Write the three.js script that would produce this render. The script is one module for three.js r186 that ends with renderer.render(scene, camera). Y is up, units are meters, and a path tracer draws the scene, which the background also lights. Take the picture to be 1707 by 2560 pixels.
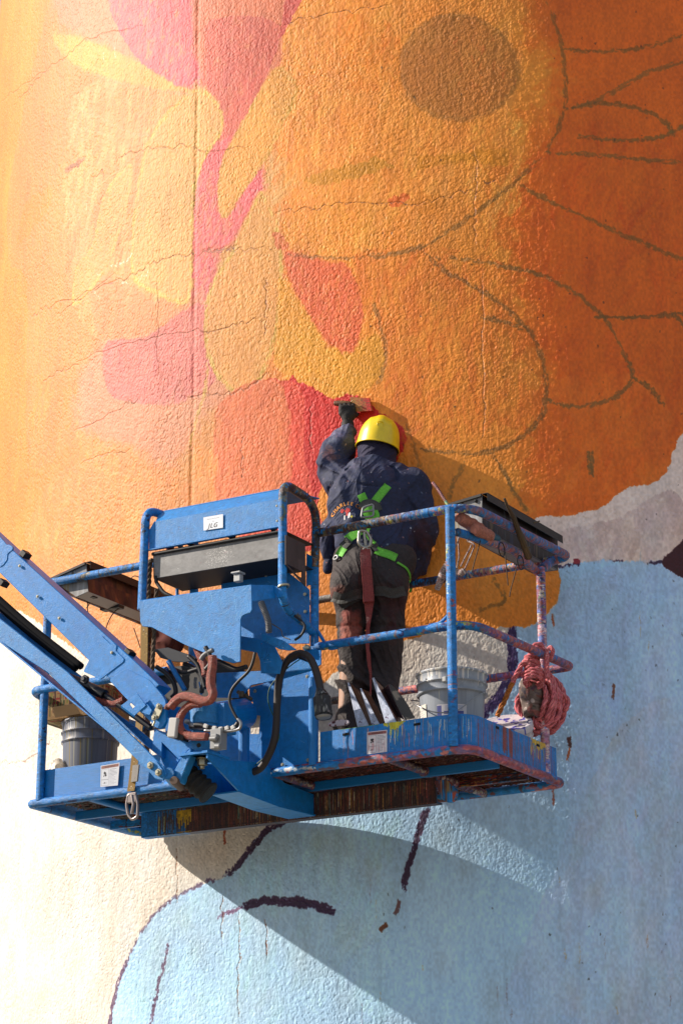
import * as THREE from 'three';
import { mergeGeometries } from 'three/addons/utils/BufferGeometryUtils.js';
import { RoundedBoxGeometry } from 'three/addons/geometries/RoundedBoxGeometry.js';

// ---------------------------------------------------------------- camera, sky, sun, exposure
const scene = new THREE.Scene();
const camera = new THREE.PerspectiveCamera(23.778, 682 / 1024, 0.1, 4000);
camera.position.set(0, 1.6, 0);
camera.rotation.set(0.3167, 0, 0);
const renderer = new THREE.WebGLRenderer({ antialias: true });
renderer.toneMapping = THREE.LinearToneMapping;
renderer.toneMappingExposure = 1.6;
renderer.shadowMap.enabled = true;
const SKY_LEVEL = 0.66;
const SUN = new THREE.Vector3(-0.8566, 0.5098, -0.0791).normalize();
{ // clear sky: pale and hazy at the horizon, bluer overhead, brighter round the sun
  const w = 512, h = 256, d = new Float32Array(w * h * 4), hor = [0.6, 0.62, 0.65], zen = [0.22, 0.31, 0.47];
  for (let j = 0, i = 0; j < h; j++) for (let k = 0; k < w; k++, i += 4) {
    const el = ((j + 0.5) / h - 0.5) * Math.PI, az = ((k + 0.5) / w - 0.5) * 2 * Math.PI, y = Math.sin(el), x = Math.cos(el) * Math.cos(az), z = Math.cos(el) * Math.sin(az);
    const t = Math.pow(Math.max(0, y), 0.55), a = Math.acos(Math.min(1, Math.max(-1, x * SUN.x + y * SUN.y + z * SUN.z))), g = 0.55 * Math.exp(-a / 0.42), low = Math.min(1, Math.max(0, -y * 12));
    for (let c = 0; c < 3; c++) d[i + c] = SKY_LEVEL * ((hor[c] + (zen[c] - hor[c]) * t + g * [1, 0.94, 0.84][c]) * (1 - low) + low * [0.25, 0.235, 0.21][c]);
    d[i + 3] = 1;
  }
  const t = new THREE.DataTexture(d, w, h, THREE.RGBAFormat, THREE.FloatType); t.mapping = THREE.EquirectangularReflectionMapping; t.minFilter = t.magFilter = THREE.LinearFilter; t.needsUpdate = true;
  scene.background = t; scene.environment = t;
}
const sun = new THREE.DirectionalLight(new THREE.Color(1, 0.89, 0.77), 4.0);
sun.position.copy(SUN).multiplyScalar(40).add(new THREE.Vector3(0, 5, -13));
sun.target.position.set(0, 5, -13);
sun.castShadow = true;
Object.assign(sun.shadow.camera, { left: -9, right: 9, top: 9, bottom: -9, near: 1, far: 90 });
sun.shadow.mapSize.set(4096, 4096);
scene.add(sun, sun.target);

// ---------------------------------------------------------------- helpers
const V = (x, y, z) => new THREE.Vector3(x, y, z);
let seed = 7;
const rnd = () => { seed = (seed * 1664525 + 1013904223) >>> 0; return seed / 4294967296; };
const rr = (a, b) => a + (b - a) * rnd();
const clamp = (x, a, b) => Math.min(b, Math.max(a, x));
const sstep = (a, b, x) => { const t = clamp((x - a) / (b - a), 0, 1); return t * t * (3 - 2 * t); };
const NT = new Float32Array(65536); for (let i = 0; i < 65536; i++) NT[i] = rnd();
function vn(x, y) {                                     // value noise, 0 to 1
  const xi = Math.floor(x), yi = Math.floor(y); let fx = x - xi, fy = y - yi;
  fx = fx * fx * (3 - 2 * fx); fy = fy * fy * (3 - 2 * fy);
  const a = (xi & 255), b = ((xi + 1) & 255), c = (yi & 255) << 8, d = ((yi + 1) & 255) << 8;
  const p = NT[a | c], q = NT[b | c], r = NT[a | d], s = NT[b | d];
  return p + (q - p) * fx + (r - p) * fy + (p - q - r + s) * fx * fy;
}
const vn3 = (x, y, z) => { const k = Math.floor(z), f = z - k, t = f * f * (3 - 2 * f); return vn(x + k * 37.3, y + k * 17.7) * (1 - t) + vn(x + k * 37.3 + 37.3, y + k * 17.7 + 17.7) * t; };

// platform frame: u along the platform, v away from the camera, h up
const PSI = 0.5468, PO = V(-1.5206, 3.9465, -11.7478);
const plat = ([u, v, h]) => V(PO.x + u * Math.cos(PSI) + v * Math.sin(PSI), PO.y + h, PO.z + u * Math.sin(PSI) - v * Math.cos(PSI));
const q = ([u, v, h]) => V(u, h, -v);                   // platform triple to the local axes of a platform thing
const used = {};
function numbered(n) { used[n] = (used[n] || 0) + 1; return used[n] === 1 ? n : n + '_' + String(used[n] - 1).padStart(3, '0'); }
const BASE = new Map();
function thing(name, label, category, base = [0, 0, 0], group) {
  const o = new THREE.Group(); o.name = numbered(name);
  o.position.copy(plat(base)); o.rotation.y = -PSI;
  o.userData = { label, category }; if (group) o.userData.group = group;
  BASE.set(o, q(base)); scene.add(o); return o;
}
function prep(g) {
  if (g.index) g = g.toNonIndexed();
  if (!g.attributes.normal) g.computeVertexNormals();
  if (!g.attributes.uv) g.setAttribute('uv', new THREE.BufferAttribute(new Float32Array(g.attributes.position.count * 2), 2));
  for (const k of Object.keys(g.attributes)) if (!['position', 'normal', 'uv'].includes(k)) g.deleteAttribute(k);
  g.morphAttributes = {}; return g;
}
function part(name, geo, mat, parent, label) {
  let g = Array.isArray(geo) ? (geo.length > 1 ? mergeGeometries(geo.map(prep)) : geo[0]) : geo;
  const b = BASE.get(parent) || V(0, 0, 0);
  g.translate(-b.x, -b.y, -b.z);
  const m = new THREE.Mesh(g, mat); m.name = name; m.castShadow = m.receiveShadow = true;
  if (label) m.userData.label = label;
  BASE.set(m, b); parent.add(m); return m;
}
function fil(pts, rad = 0.05, n = 7, closed = false) {  // polyline with rounded corners
  const out = [], N = pts.length;
  for (let i = 0; i < N; i++) {
    const p = pts[i];
    if (!closed && (i === 0 || i === N - 1)) { out.push(p.clone()); continue; }
    const a = pts[(i + N - 1) % N], b = pts[(i + 1) % N], r = Array.isArray(rad) ? rad[i] : rad;
    const da = a.clone().sub(p), db = b.clone().sub(p), la = da.length(), lb = db.length();
    const t = Math.min(r, la * 0.49, lb * 0.49); da.multiplyScalar(t / la); db.multiplyScalar(t / lb);
    const s = p.clone().add(da), e = p.clone().add(db);
    for (let k = 0; k <= n; k++) { const w = k / n; out.push(s.clone().multiplyScalar((1 - w) * (1 - w)).addScaledVector(p, 2 * w * (1 - w)).addScaledVector(e, w * w)); }
  }
  return out;
}
const crv = (pts, n = 10, closed = false) => new THREE.CatmullRomCurve3(pts, closed, 'centripetal').getPoints(pts.length * n);
function sweep(pts, r, { seg = 10, closed = false, bump = 0, bumpScale = 30, flat = 1 } = {}) {
  const N = pts.length, T = [], pos = [], uv = [], idx = [], L = [0];
  for (let i = 0; i < N; i++) {
    const a = closed ? pts[(i + N - 1) % N] : pts[Math.max(0, i - 1)], b = closed ? pts[(i + 1) % N] : pts[Math.min(N - 1, i + 1)];
    T.push(b.clone().sub(a).normalize());
    if (i) L.push(L[i - 1] + pts[i].distanceTo(pts[i - 1]));
  }
  const tot = L[N - 1] + (closed ? pts[0].distanceTo(pts[N - 1]) : 0);
  let nrm = V(0, 1, 0); if (Math.abs(T[0].y) > 0.9) nrm.set(1, 0, 0);
  nrm.sub(T[0].clone().multiplyScalar(nrm.dot(T[0]))).normalize();
  const M = closed ? N + 1 : N;
  for (let i = 0; i < M; i++) {
    const j = i % N, t = T[j]; nrm.sub(t.clone().multiplyScalar(nrm.dot(t))).normalize();
    const bi = t.clone().cross(nrm), l = i === N ? tot : L[j], w = l / tot, R0 = typeof r === 'function' ? r(w) : r;
    for (let k = 0; k <= seg; k++) {
      const a = k / seg * Math.PI * 2; let R = R0;
      if (bump) R *= 1 + bump * (vn(Math.cos(a) * 2 + l * bumpScale, Math.sin(a) * 2 + l * bumpScale * 0.4 + 9) - 0.5);
      const p = pts[j].clone().addScaledVector(nrm, Math.cos(a) * R).addScaledVector(bi, Math.sin(a) * R * flat);
      pos.push(p.x, p.y, p.z); uv.push(l / tot, k / seg);
    }
  }
  const S = seg + 1;
  for (let i = 0; i < M - 1; i++) for (let k = 0; k < seg; k++) { const a = i * S + k, b = a + S; idx.push(a, a + 1, b, b, a + 1, b + 1); }
  if (!closed) for (const [i, d] of [[0, 1], [N - 1, -1]]) {
    const c = pos.length / 3; pos.push(pts[i].x, pts[i].y, pts[i].z); uv.push(i ? 1 : 0, 0.5);
    for (let k = 0; k < seg; k++) d > 0 ? idx.push(c, i * S + k + 1, i * S + k) : idx.push(c, i * S + k, i * S + k + 1);
  }
  const g = new THREE.BufferGeometry();
  g.setAttribute('position', new THREE.Float32BufferAttribute(pos, 3)); g.setAttribute('uv', new THREE.Float32BufferAttribute(uv, 2));
  g.setIndex(idx); g.computeVertexNormals();
  if (closed || seg) { // weld the seam of the normals round the tube
    const n = g.attributes.normal; for (let i = 0; i < M; i++) { const a = i * S, b = a + seg, x = n.getX(a) + n.getX(b), y = n.getY(a) + n.getY(b), z = n.getZ(a) + n.getZ(b), l = Math.hypot(x, y, z) || 1; n.setXYZ(a, x / l, y / l, z / l); n.setXYZ(b, x / l, y / l, z / l); }
  }
  return g;
}
const tube = (pts, r, o = {}) => sweep(fil(pts.map(q), o.rad ?? 0.05, o.n ?? 7, o.closed), r, o);
const hose = (pts, r, o = {}) => sweep(crv(pts.map(q), o.n ?? 8), r, o);
function plate(pts, th = 0.006, { holes = [], bevel = 0.0012, rad = 0, back = false } = {}) {   // sheet cut to an outline, its front face on the outline
  let P = pts.map(q); const n = V(0, 0, 0);
  for (let i = 0; i < P.length; i++) { const a = P[i], b = P[(i + 1) % P.length]; n.x += (a.y - b.y) * (a.z + b.z); n.y += (a.z - b.z) * (a.x + b.x); n.z += (a.x - b.x) * (a.y + b.y); }
  n.normalize(); const f = Math.abs(n.z) > 0.05 ? n.z : Math.abs(n.x) > 0.05 ? n.x : -n.y; if (f < 0) n.negate();
  if (rad) P = fil(P, rad, 5, true);
  const ex = Math.abs(n.y) > 0.9 ? V(1, 0, 0) : V(0, 1, 0).cross(n).normalize(); ex.sub(n.clone().multiplyScalar(ex.dot(n))).normalize();
  const ey = n.clone().cross(ex), c = P.reduce((s, p) => s.add(p), V(0, 0, 0)).divideScalar(P.length);
  const to2 = (p) => { const d = p.clone().sub(c); return new THREE.Vector2(d.dot(ex), d.dot(ey)); };
  const sh = new THREE.Shape(P.map(to2));
  for (const h of holes) { if (h.r) { const o = to2(q(h.c)); const pa = new THREE.Path(); pa.absarc(o.x, o.y, h.r, 0, 7, false); sh.holes.push(pa); } else sh.holes.push(new THREE.Path(h.map((p) => to2(q(p))))); }
  const g = new THREE.ExtrudeGeometry(sh, { depth: Math.max(0.0004, th - 2 * bevel), bevelEnabled: bevel > 0, bevelThickness: bevel, bevelSize: bevel, bevelOffset: -bevel, bevelSegments: 1, curveSegments: 12 });
  g.translate(0, 0, back ? bevel : -th + bevel);
  g.applyMatrix4(new THREE.Matrix4().makeBasis(ex, ey, n).setPosition(c));
  return g;
}
function box(c, [a, b, d], rot = [0, 0, 0], r = 0.004) {           // a along u, b up, d along v
  const g = new RoundedBoxGeometry(a, b, d, 1, Math.min(r, a / 3, b / 3, d / 3));
  g.applyMatrix4(new THREE.Matrix4().makeRotationFromEuler(new THREE.Euler(...rot))); const p = q(c); g.translate(p.x, p.y, p.z); return g;
}
function rod(a, b, r, r2 = r, seg = 18) { // capped cylinder with chamfered ends
  const A = q(a), B = q(b), L = A.distanceTo(B), c = Math.min(0.003, r * 0.3, L * 0.2);
  const g = new THREE.LatheGeometry([[0.0001, 0], [r - c, 0], [r, c], [r2, L - c], [r2 - c, L], [0.0001, L]].map(([x, y]) => new THREE.Vector2(x, y)), seg);
  const gg = prep(g); gg.computeVertexNormals();
  gg.applyQuaternion(new THREE.Quaternion().setFromUnitVectors(V(0, 1, 0), B.clone().sub(A).normalize())); gg.translate(A.x, A.y, A.z); return gg;
}
function hexBolt(c, dir, r, l) { const b = c.map((x, i) => x + dir[i] * l); return [rod(c, b, r, r, 6), rod(b, b.map((x, i) => x + dir[i] * l * 0.5), r * 0.55, r * 0.5, 10)]; }
function ribbon(path, h0, h1, th, hv) { // upright sheet following a line in the platform's plane
  const N = path.length, pos = [], uv = [], idx = [], L = [0];
  for (let i = 1; i < N; i++) L.push(L[i - 1] + path[i].distanceTo(path[i - 1]));
  for (let i = 0; i < N; i++) {
    const t = path[Math.min(N - 1, i + 1)].clone().sub(path[Math.max(0, i - 1)]).normalize(), n = V(t.z, 0, -t.x).multiplyScalar(th / 2), w = L[i] / L[N - 1];
    const lo = h0, hi = typeof h1 === 'function' ? h1(w) : h1;
    for (const [s, h, v] of [[-1, lo, 0], [-1, hi, 1], [1, hi, 1], [1, lo, 0]]) { pos.push(path[i].x + n.x * s, h, path[i].z + n.z * s); uv.push(w, v); }
  }
  for (let i = 0; i < N - 1; i++) for (let k = 0; k < 4; k++) { const a = i * 4 + k, b = i * 4 + (k + 1) % 4; idx.push(a, a + 4, b, b, a + 4, b + 4); }
  idx.push(0, 1, 2, 0, 2, 3); const e = (N - 1) * 4; idx.push(e, e + 2, e + 1, e, e + 3, e + 2);
  let g = new THREE.BufferGeometry(); g.setAttribute('position', new THREE.Float32BufferAttribute(pos, 3)); g.setAttribute('uv', new THREE.Float32BufferAttribute(uv, 2)); g.setIndex(idx);
  g = g.toNonIndexed(); g.computeVertexNormals(); return g;
}

// ---------------------------------------------------------------- textures and materials
function canvasTex(w, h, draw, { repeat, data = false } = {}) {
  const c = document.createElement('canvas'); c.width = w; c.height = h; const g = c.getContext('2d'); draw(g, w, h);
  const t = new THREE.CanvasTexture(c); t.wrapS = t.wrapT = THREE.RepeatWrapping; if (!data) t.colorSpace = THREE.SRGBColorSpace; if (repeat) t.repeat.set(...repeat); return t;
}
const css = (c, a = 1) => `rgba(${c.map((x) => Math.round(clamp(x, 0, 255))).join(',')},${a})`;
const vary = (c, d) => { const k = rr(-d, d); return c.map((x) => x + k + rr(-d, d) * 0.4); };
function mottle(g, w, h, amt, sc, amt2 = 0, sc2 = [1, 1]) {   // uneven colour, fine and coarse
  const im = g.getImageData(0, 0, w, h), d = im.data;
  for (let y = 0, i = 0; y < h; y++) for (let x = 0; x < w; x++, i += 4) {
    const k = 1 + amt * (vn(x / sc, y / sc) + 0.6 * vn(x / sc * 3.1, y / sc * 3.1 + 40) - 0.8) + (amt2 ? amt2 * (vn(x / sc2[0] + 11, y / sc2[1] + 5) - 0.5) : 0);
    d[i] *= k; d[i + 1] *= k; d[i + 2] *= k;
  }
  g.putImageData(im, 0, 0);
}
function std(o) { return new THREE.MeshStandardMaterial(o); }
const BLUE = [4, 120, 196];
function scratches(g, w, h, n, col, a, len = 60) {
  for (let i = 0; i < n; i++) { g.strokeStyle = css(vary(col, 25), rr(a * 0.4, a)); g.lineWidth = rr(0.6, 1.6); const x = rr(0, w), y = rr(0, h), t = rr(0, 7); g.beginPath(); g.moveTo(x, y); g.quadraticCurveTo(x + Math.cos(t) * len * rr(0.1, 0.5), y + Math.sin(t) * len * rr(0.1, 0.5), x + Math.cos(t + rr(-0.4, 0.4)) * len * rr(0.2, 1), y + Math.sin(t) * len * rr(0.2, 1)); g.stroke(); }
}
const PAINTS = [[196, 92, 88], [180, 70, 66], [150, 78, 110], [108, 78, 132], [36, 34, 84], [222, 214, 208], [206, 176, 60], [60, 130, 110], [212, 120, 110]];
function specks(g, w, h, n, pal, r0, r1, a = 0.9) { for (let i = 0; i < n; i++) { g.fillStyle = css(vary(pal[Math.floor(rnd() * pal.length)], 18), rr(0.5, a)); g.beginPath(); g.ellipse(rr(0, w), rr(0, h), rr(r0, r1), rr(r0, r1) * rr(0.6, 1.8), rr(0, 3), 0, 7); g.fill(); } }
const blueTex = (rep, wear, base = BLUE) => canvasTex(1024, 1024, (g, w, h) => {
  g.fillStyle = css(base); g.fillRect(0, 0, w, h);
  for (let i = 0; i < 60; i++) { g.fillStyle = css(vary([26, 118, 194], 12), 0.1); g.beginPath(); g.ellipse(rr(0, w), rr(0, h), rr(30, 140), rr(20, 90), rr(0, 3), 0, 7); g.fill(); }
  scratches(g, w, h, 90 * wear, [190, 215, 235], 0.7, 120); scratches(g, w, h, 60 * wear, [18, 40, 84], 0.8, 60);
  specks(g, w, h, 120 * wear, [[205, 220, 232], [20, 34, 66], [60, 60, 70], [160, 90, 90]], 0.8, 2.6);
  for (let i = 0; i < 26 * wear; i++) { const x = rr(0, w), y = rr(0, h); for (let k = 0; k < 14; k++) { g.fillStyle = css(vary([26, 52, 92], 12), 0.7); g.fillRect(x + rr(-14, 14), y + rr(-10, 10), rr(1, 6), rr(1, 4)); } }
  mottle(g, w, h, 0.12, 26, 0.1, [150, 190]);
}, { repeat: [rep, rep] });
const fineBump = canvasTex(512, 512, (g, w, h) => { const im = g.createImageData(w, h), d = im.data; for (let i = 0, y = 0; y < h; y++) for (let x = 0; x < w; x++, i += 4) { const k = 255 * (0.6 * vn(x / 8, y / 8) + 0.4 * vn(x / 3, y / 3)); d[i] = d[i + 1] = d[i + 2] = k; d[i + 3] = 255; } g.putImageData(im, 0, 0); }, { data: true, repeat: [4, 4] });
const M = {
  blue: std({ map: blueTex(1.6, 1), roughness: 0.4, bumpMap: fineBump, bumpScale: 0.0006 }),
  blueWorn: std({ map: blueTex(1.3, 3, [22, 124, 194]), roughness: 0.5, bumpMap: fineBump, bumpScale: 0.0008 }),
  black: std({ color: 0x0c0c0e, roughness: 0.55 }), blackMatte: std({ color: 0x101010, roughness: 0.9 }),
  zinc: std({ color: 0xb9b49c, roughness: 0.35, metalness: 0.8 }), steel: std({ color: 0x9a9a9a, roughness: 0.3, metalness: 0.9 }),
  white: std({ color: 0xbcbcb8, roughness: 0.5 }), alu: std({ color: 0x8c8e8e, roughness: 0.45, metalness: 0.4 }),
};
const blob2 = (g, x, y, r) => { g.beginPath(); for (let a = 0; a < 7; a += 0.5) g.lineTo(x + Math.cos(a) * r * rr(0.6, 1.2), y + Math.sin(a) * r * rr(0.6, 1.2)); g.fill(); };
function railTex(spec, w = 2048, h = 64, base = BLUE) {            // spec: [from, to, density, palette]
  return canvasTex(w, h, (g) => {
    g.fillStyle = css(base); g.fillRect(0, 0, w, h); scratches(g, w, h, 60, [170, 200, 225], 0.6, 40);
    specks(g, w, h, 60, [[20, 34, 66], [150, 80, 70], [205, 215, 225]], 0.6, 2);
    for (const [a, b, n, pal] of spec) {
      const x0 = a * w, x1 = b * w;
      for (let i = 0; i < n * (b - a) * 420; i++) {
        const c = vary(pal[Math.floor(rnd() * pal.length)], 16), x = rr(x0, x1);
        g.fillStyle = css(c, rr(0.55, 0.95));
        if (rnd() < 0.1) { const bw = rr(2, 7); g.beginPath(); g.moveTo(x, 0); for (let y = 0; y <= h; y += 8) g.lineTo(x + rr(-2, 2), y); for (let y = h; y >= 0; y -= 8) g.lineTo(x + bw + rr(-2, 2), y); g.fill(); }
        else if (rnd() < 0.55) { let X = x, Y = rr(0, h); const k0 = rr(3, 12); for (let k = 0; k < k0; k++) { blob2(g, X, Y, rr(1.5, 6)); X += rr(2, 9); Y += rr(-4, 4); } }
        else blob2(g, x, rr(0, h), rr(1, 6));
      }
    }
    mottle(g, w, h, 0.3, 9, 0.2, [60, 14]);
  });
}
const railMat = (spec, base, w) => std({ map: railTex(spec, w || 2048, 64, base), roughness: 0.42, bumpMap: fineBump, bumpScale: 0.001 });

// ---------------------------------------------------------------- the painted tower
const TC = { x: 1.4880, z: -15.5905, R: 3.9051 };
const S0 = -5.66, S1 = 0.6, Y0 = 2.7, Y1 = 10.5, TW = 2048;
const mx = (s) => (s - S0) / (S1 - S0) * TW, my = (y) => (Y1 - y) / (Y1 - Y0) * TW, mpx = TW / (S1 - S0);
const ground = new THREE.Mesh(new THREE.PlaneGeometry(1600, 1600), std({ roughness: 0.95, map: canvasTex(512, 512, (g, w, h) => { g.fillStyle = 'rgb(138,127,108)'; g.fillRect(0, 0, w, h); specks(g, w, h, 1500, [[110, 104, 94], [150, 140, 126], [92, 88, 80]], 0.5, 2.5); mottle(g, w, h, 0.2, 40); }, { repeat: [400, 400] }) }));
ground.rotation.x = -Math.PI / 2; ground.name = 'ground'; ground.userData.kind = 'structure'; ground.receiveShadow = true; scene.add(ground);

function closedPath(pts, jit = 0.012, dense = 10, o = 0) {       // smooth outline with an uneven hand-painted edge
  const c = new THREE.CatmullRomCurve3(pts.map(([s, y]) => V(s, y, 0)), true, 'centripetal').getPoints(pts.length * dense);
  return c.map((p) => [p.x + (vn(p.x * 40 + o, p.y * 40) - 0.5) * jit * 2, p.y + (vn(p.x * 40 + 77 + o, p.y * 40 + 31) - 0.5) * jit * 2]);
}
function openPath(pts, dense = 14) { return new THREE.CatmullRomCurve3(pts.map(([s, y]) => V(s, y, 0)), false, 'centripetal').getPoints(pts.length * dense).map((p) => [p.x, p.y]); }
function trace(g, P) { g.beginPath(); P.forEach(([s, y], i) => i ? g.lineTo(mx(s), my(y)) : g.moveTo(mx(s), my(y))); g.closePath(); }
function area(g, pts, col, { a = 1, jit = 0.012, soft = 0 } = {}) { if (soft) { for (let k = 0; k < 9; k++) { g.fillStyle = css(vary(col, 4), 0.3 * a); trace(g, closedPath(pts, soft * (0.3 + k * 0.14), 14, k * 31.7)); g.fill(); } return; } g.fillStyle = css(col, a); trace(g, closedPath(pts, jit)); g.fill(); }
function line(g, pts, wid, col, { a = 0.9, dry = 0.25 } = {}) { // brush stroke: bristle tracks that thin out at the rim and break up where the brush ran dry
  const P = openPath(pts, 22), N = P.length, nb = Math.max(3, Math.round(wid * mpx / 1.5)), ph = rr(0, 200); g.lineCap = 'round';
  for (let b = 0; b < nb; b++) {
    const o = nb > 1 ? b / (nb - 1) - 0.5 : 0, rim = Math.abs(o) * 2, c = vary(col, 8); g.lineWidth = Math.max(1, wid * mpx / nb * 1.5);
    for (let i = 0; i < N - 1; i++) {
      const [s, y] = P[i], [s2, y2] = P[i + 1], l = Math.hypot(s2 - s, y2 - y) || 1e-6, nx = -(y2 - y) / l, ny = (s2 - s) / l, e = Math.min(i, N - 2 - i) / (N * 0.12);
      if (vn(i * 0.42 + ph, b * 1.3 + ph) < dry * 0.55 + rim * rim * 0.28 + (e < 1 ? 0.3 * (1 - e) : 0)) continue;
      const k = wid * (0.82 + 0.36 * vn(s * 16 + ph, y * 16)) * o + wid * 0.16 * (vn(s * 30 + ph, y * 30 + b) - 0.5);
      g.strokeStyle = css(c, a * rr(0.7, 1)); g.beginPath(); g.moveTo(mx(s + nx * k), my(y + ny * k)); g.lineTo(mx(s2 + nx * k), my(y2 + ny * k)); g.stroke();
    }
  }
}
function scumble(g, pts, col, n, { a = 0.5, len = 0.12, wid = 0.02, ang = 1.35 } = {}) { // dry brush marks inside an outline
  g.save(); trace(g, closedPath(pts)); g.clip();
  const xs = pts.map((p) => p[0]), ys = pts.map((p) => p[1]), x0 = Math.min(...xs), x1 = Math.max(...xs), y0 = Math.min(...ys), y1 = Math.max(...ys);
  for (let i = 0; i < n; i++) {
    const s = rr(x0, x1), y = rr(y0, y1), t = ang + rr(-0.5, 0.5), l = rr(0.3, 1) * len; g.strokeStyle = css(vary(col, 10), rr(0.2, 1) * a); g.lineCap = 'round';
    for (let k = 0; k < 4; k++) { g.lineWidth = rr(0.15, 0.5) * wid * mpx; const o = rr(-0.5, 0.5) * wid; g.beginPath(); g.moveTo(mx(s + o), my(y)); g.lineTo(mx(s + o + Math.cos(t) * l * rr(0.5, 1)), my(y + Math.sin(t) * l * rr(0.5, 1))); g.stroke(); }
  }
  g.restore();
}
const cracks = [
  [[[-5.068,9.218],[-4.506,9.051],[-4.024,8.945],[-3.724,8.914],[-3.518,8.918],[-3.198,8.86],[-2.917,8.798]], 0.005], [[[-4.595,8.969],[-4.235,8.937],[-3.99,8.929]], 0.003],
  [[[-3.757,7.176],[-3.461,7.201],[-3.202,7.213],[-3.005,7.193],[-2.823,7.219],[-2.652,7.224],[-2.426,7.183],[-2.215,7.149],[-2.071,7.122],[-1.904,7.091]], 0.006], [[[-3.46,6.818],[-3.142,6.803],[-2.843,6.772],[-2.541,6.746],[-2.295,6.692],[-2.121,6.7],[-1.954,6.678]], 0.002],
  [[[-2.547,6.356],[-2.347,6.321],[-2.172,6.31],[-2.032,6.327],[-1.951,6.387]], 0.008], [[[-3.456,6.388],[-3.201,6.383],[-2.972,6.414],[-2.865,6.425]], 0.005], [[[-3.377,6.168],[-3.073,6.154],[-2.924,6.13]], 0.003],
  [[[-4.064,7.298],[-3.82,7.282],[-3.416,7.214],[-3.084,7.258]], 0.003], [[[-3.137,7.981],[-3.038,7.988],[-2.886,7.964],[-2.639,7.911],[-2.316,7.787],[-2.079,7.751]], 0.003], [[[-3.369,7.966],[-3.26,7.954],[-3.238,7.938]], 0.008], [[[-2.396,7.207],[-2.304,7.171],[-2.215,7.162],[-2.186,7.173]], 0.014],
  [[[-1.92,7.316],[-1.745,7.291],[-1.537,7.277],[-1.336,7.256],[-1.117,7.211],[-.973,7.223],[-.855,7.256],[-.714,7.248]], 0.004], [[[-1.917,8.456],[-1.697,8.456],[-1.485,8.449],[-1.23,8.434]], 0.003], [[[-.737,7.308],[-.667,7.31]], 0.009], [[[-3.866,6.81],[-3.627,6.816],[-3.435,6.784]], 0.002],
  [[[-4.242,4.584],[-3.92,4.548],[-3.707,4.547],[-3.566,4.596]], 0.004], [[[-.779,7.531],[-.774,7.299],[-.786,7.148],[-.783,6.945]], 0.004], [[[-1.7,6.17],[-1.707,6.023],[-1.696,5.876]], 0.003], [[[-.746,6.792],[-.757,6.447],[-.754,6.107],[-.763,5.844]], 0.004],
  [[[-2.75,7.118],[-2.726,6.899],[-2.729,6.69],[-2.711,6.529]], 0.002], [[[-1.985,6.927],[-1.977,6.772],[-1.986,6.57]], 0.004], [[[-2.125,6.046],[-2.116,5.798]], 0.003], [[[-2.509,3.866],[-2.496,3.718],[-2.503,3.562]], 0.003], [[[-2.113,3.528],[-2.097,3.309],[-2.104,3.137],[-2.097,2.987]], 0.004], [[[-2.207,3.602],[-2.2,3.36]], 0.003], [[[-1.945,3.45],[-1.928,3.254]], 0.003],
];
const seamLine = [[-2.48,8.796],[-2.477,8.512],[-2.473,8.218],[-2.47,7.955],[-2.468,7.628],[-2.471,7.36],[-2.469,7.147],[-2.463,6.883],[-2.457,6.622],[-2.453,6.365],[-2.456,6.087],[-2.456,5.837],[-2.457,5.664]];
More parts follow.
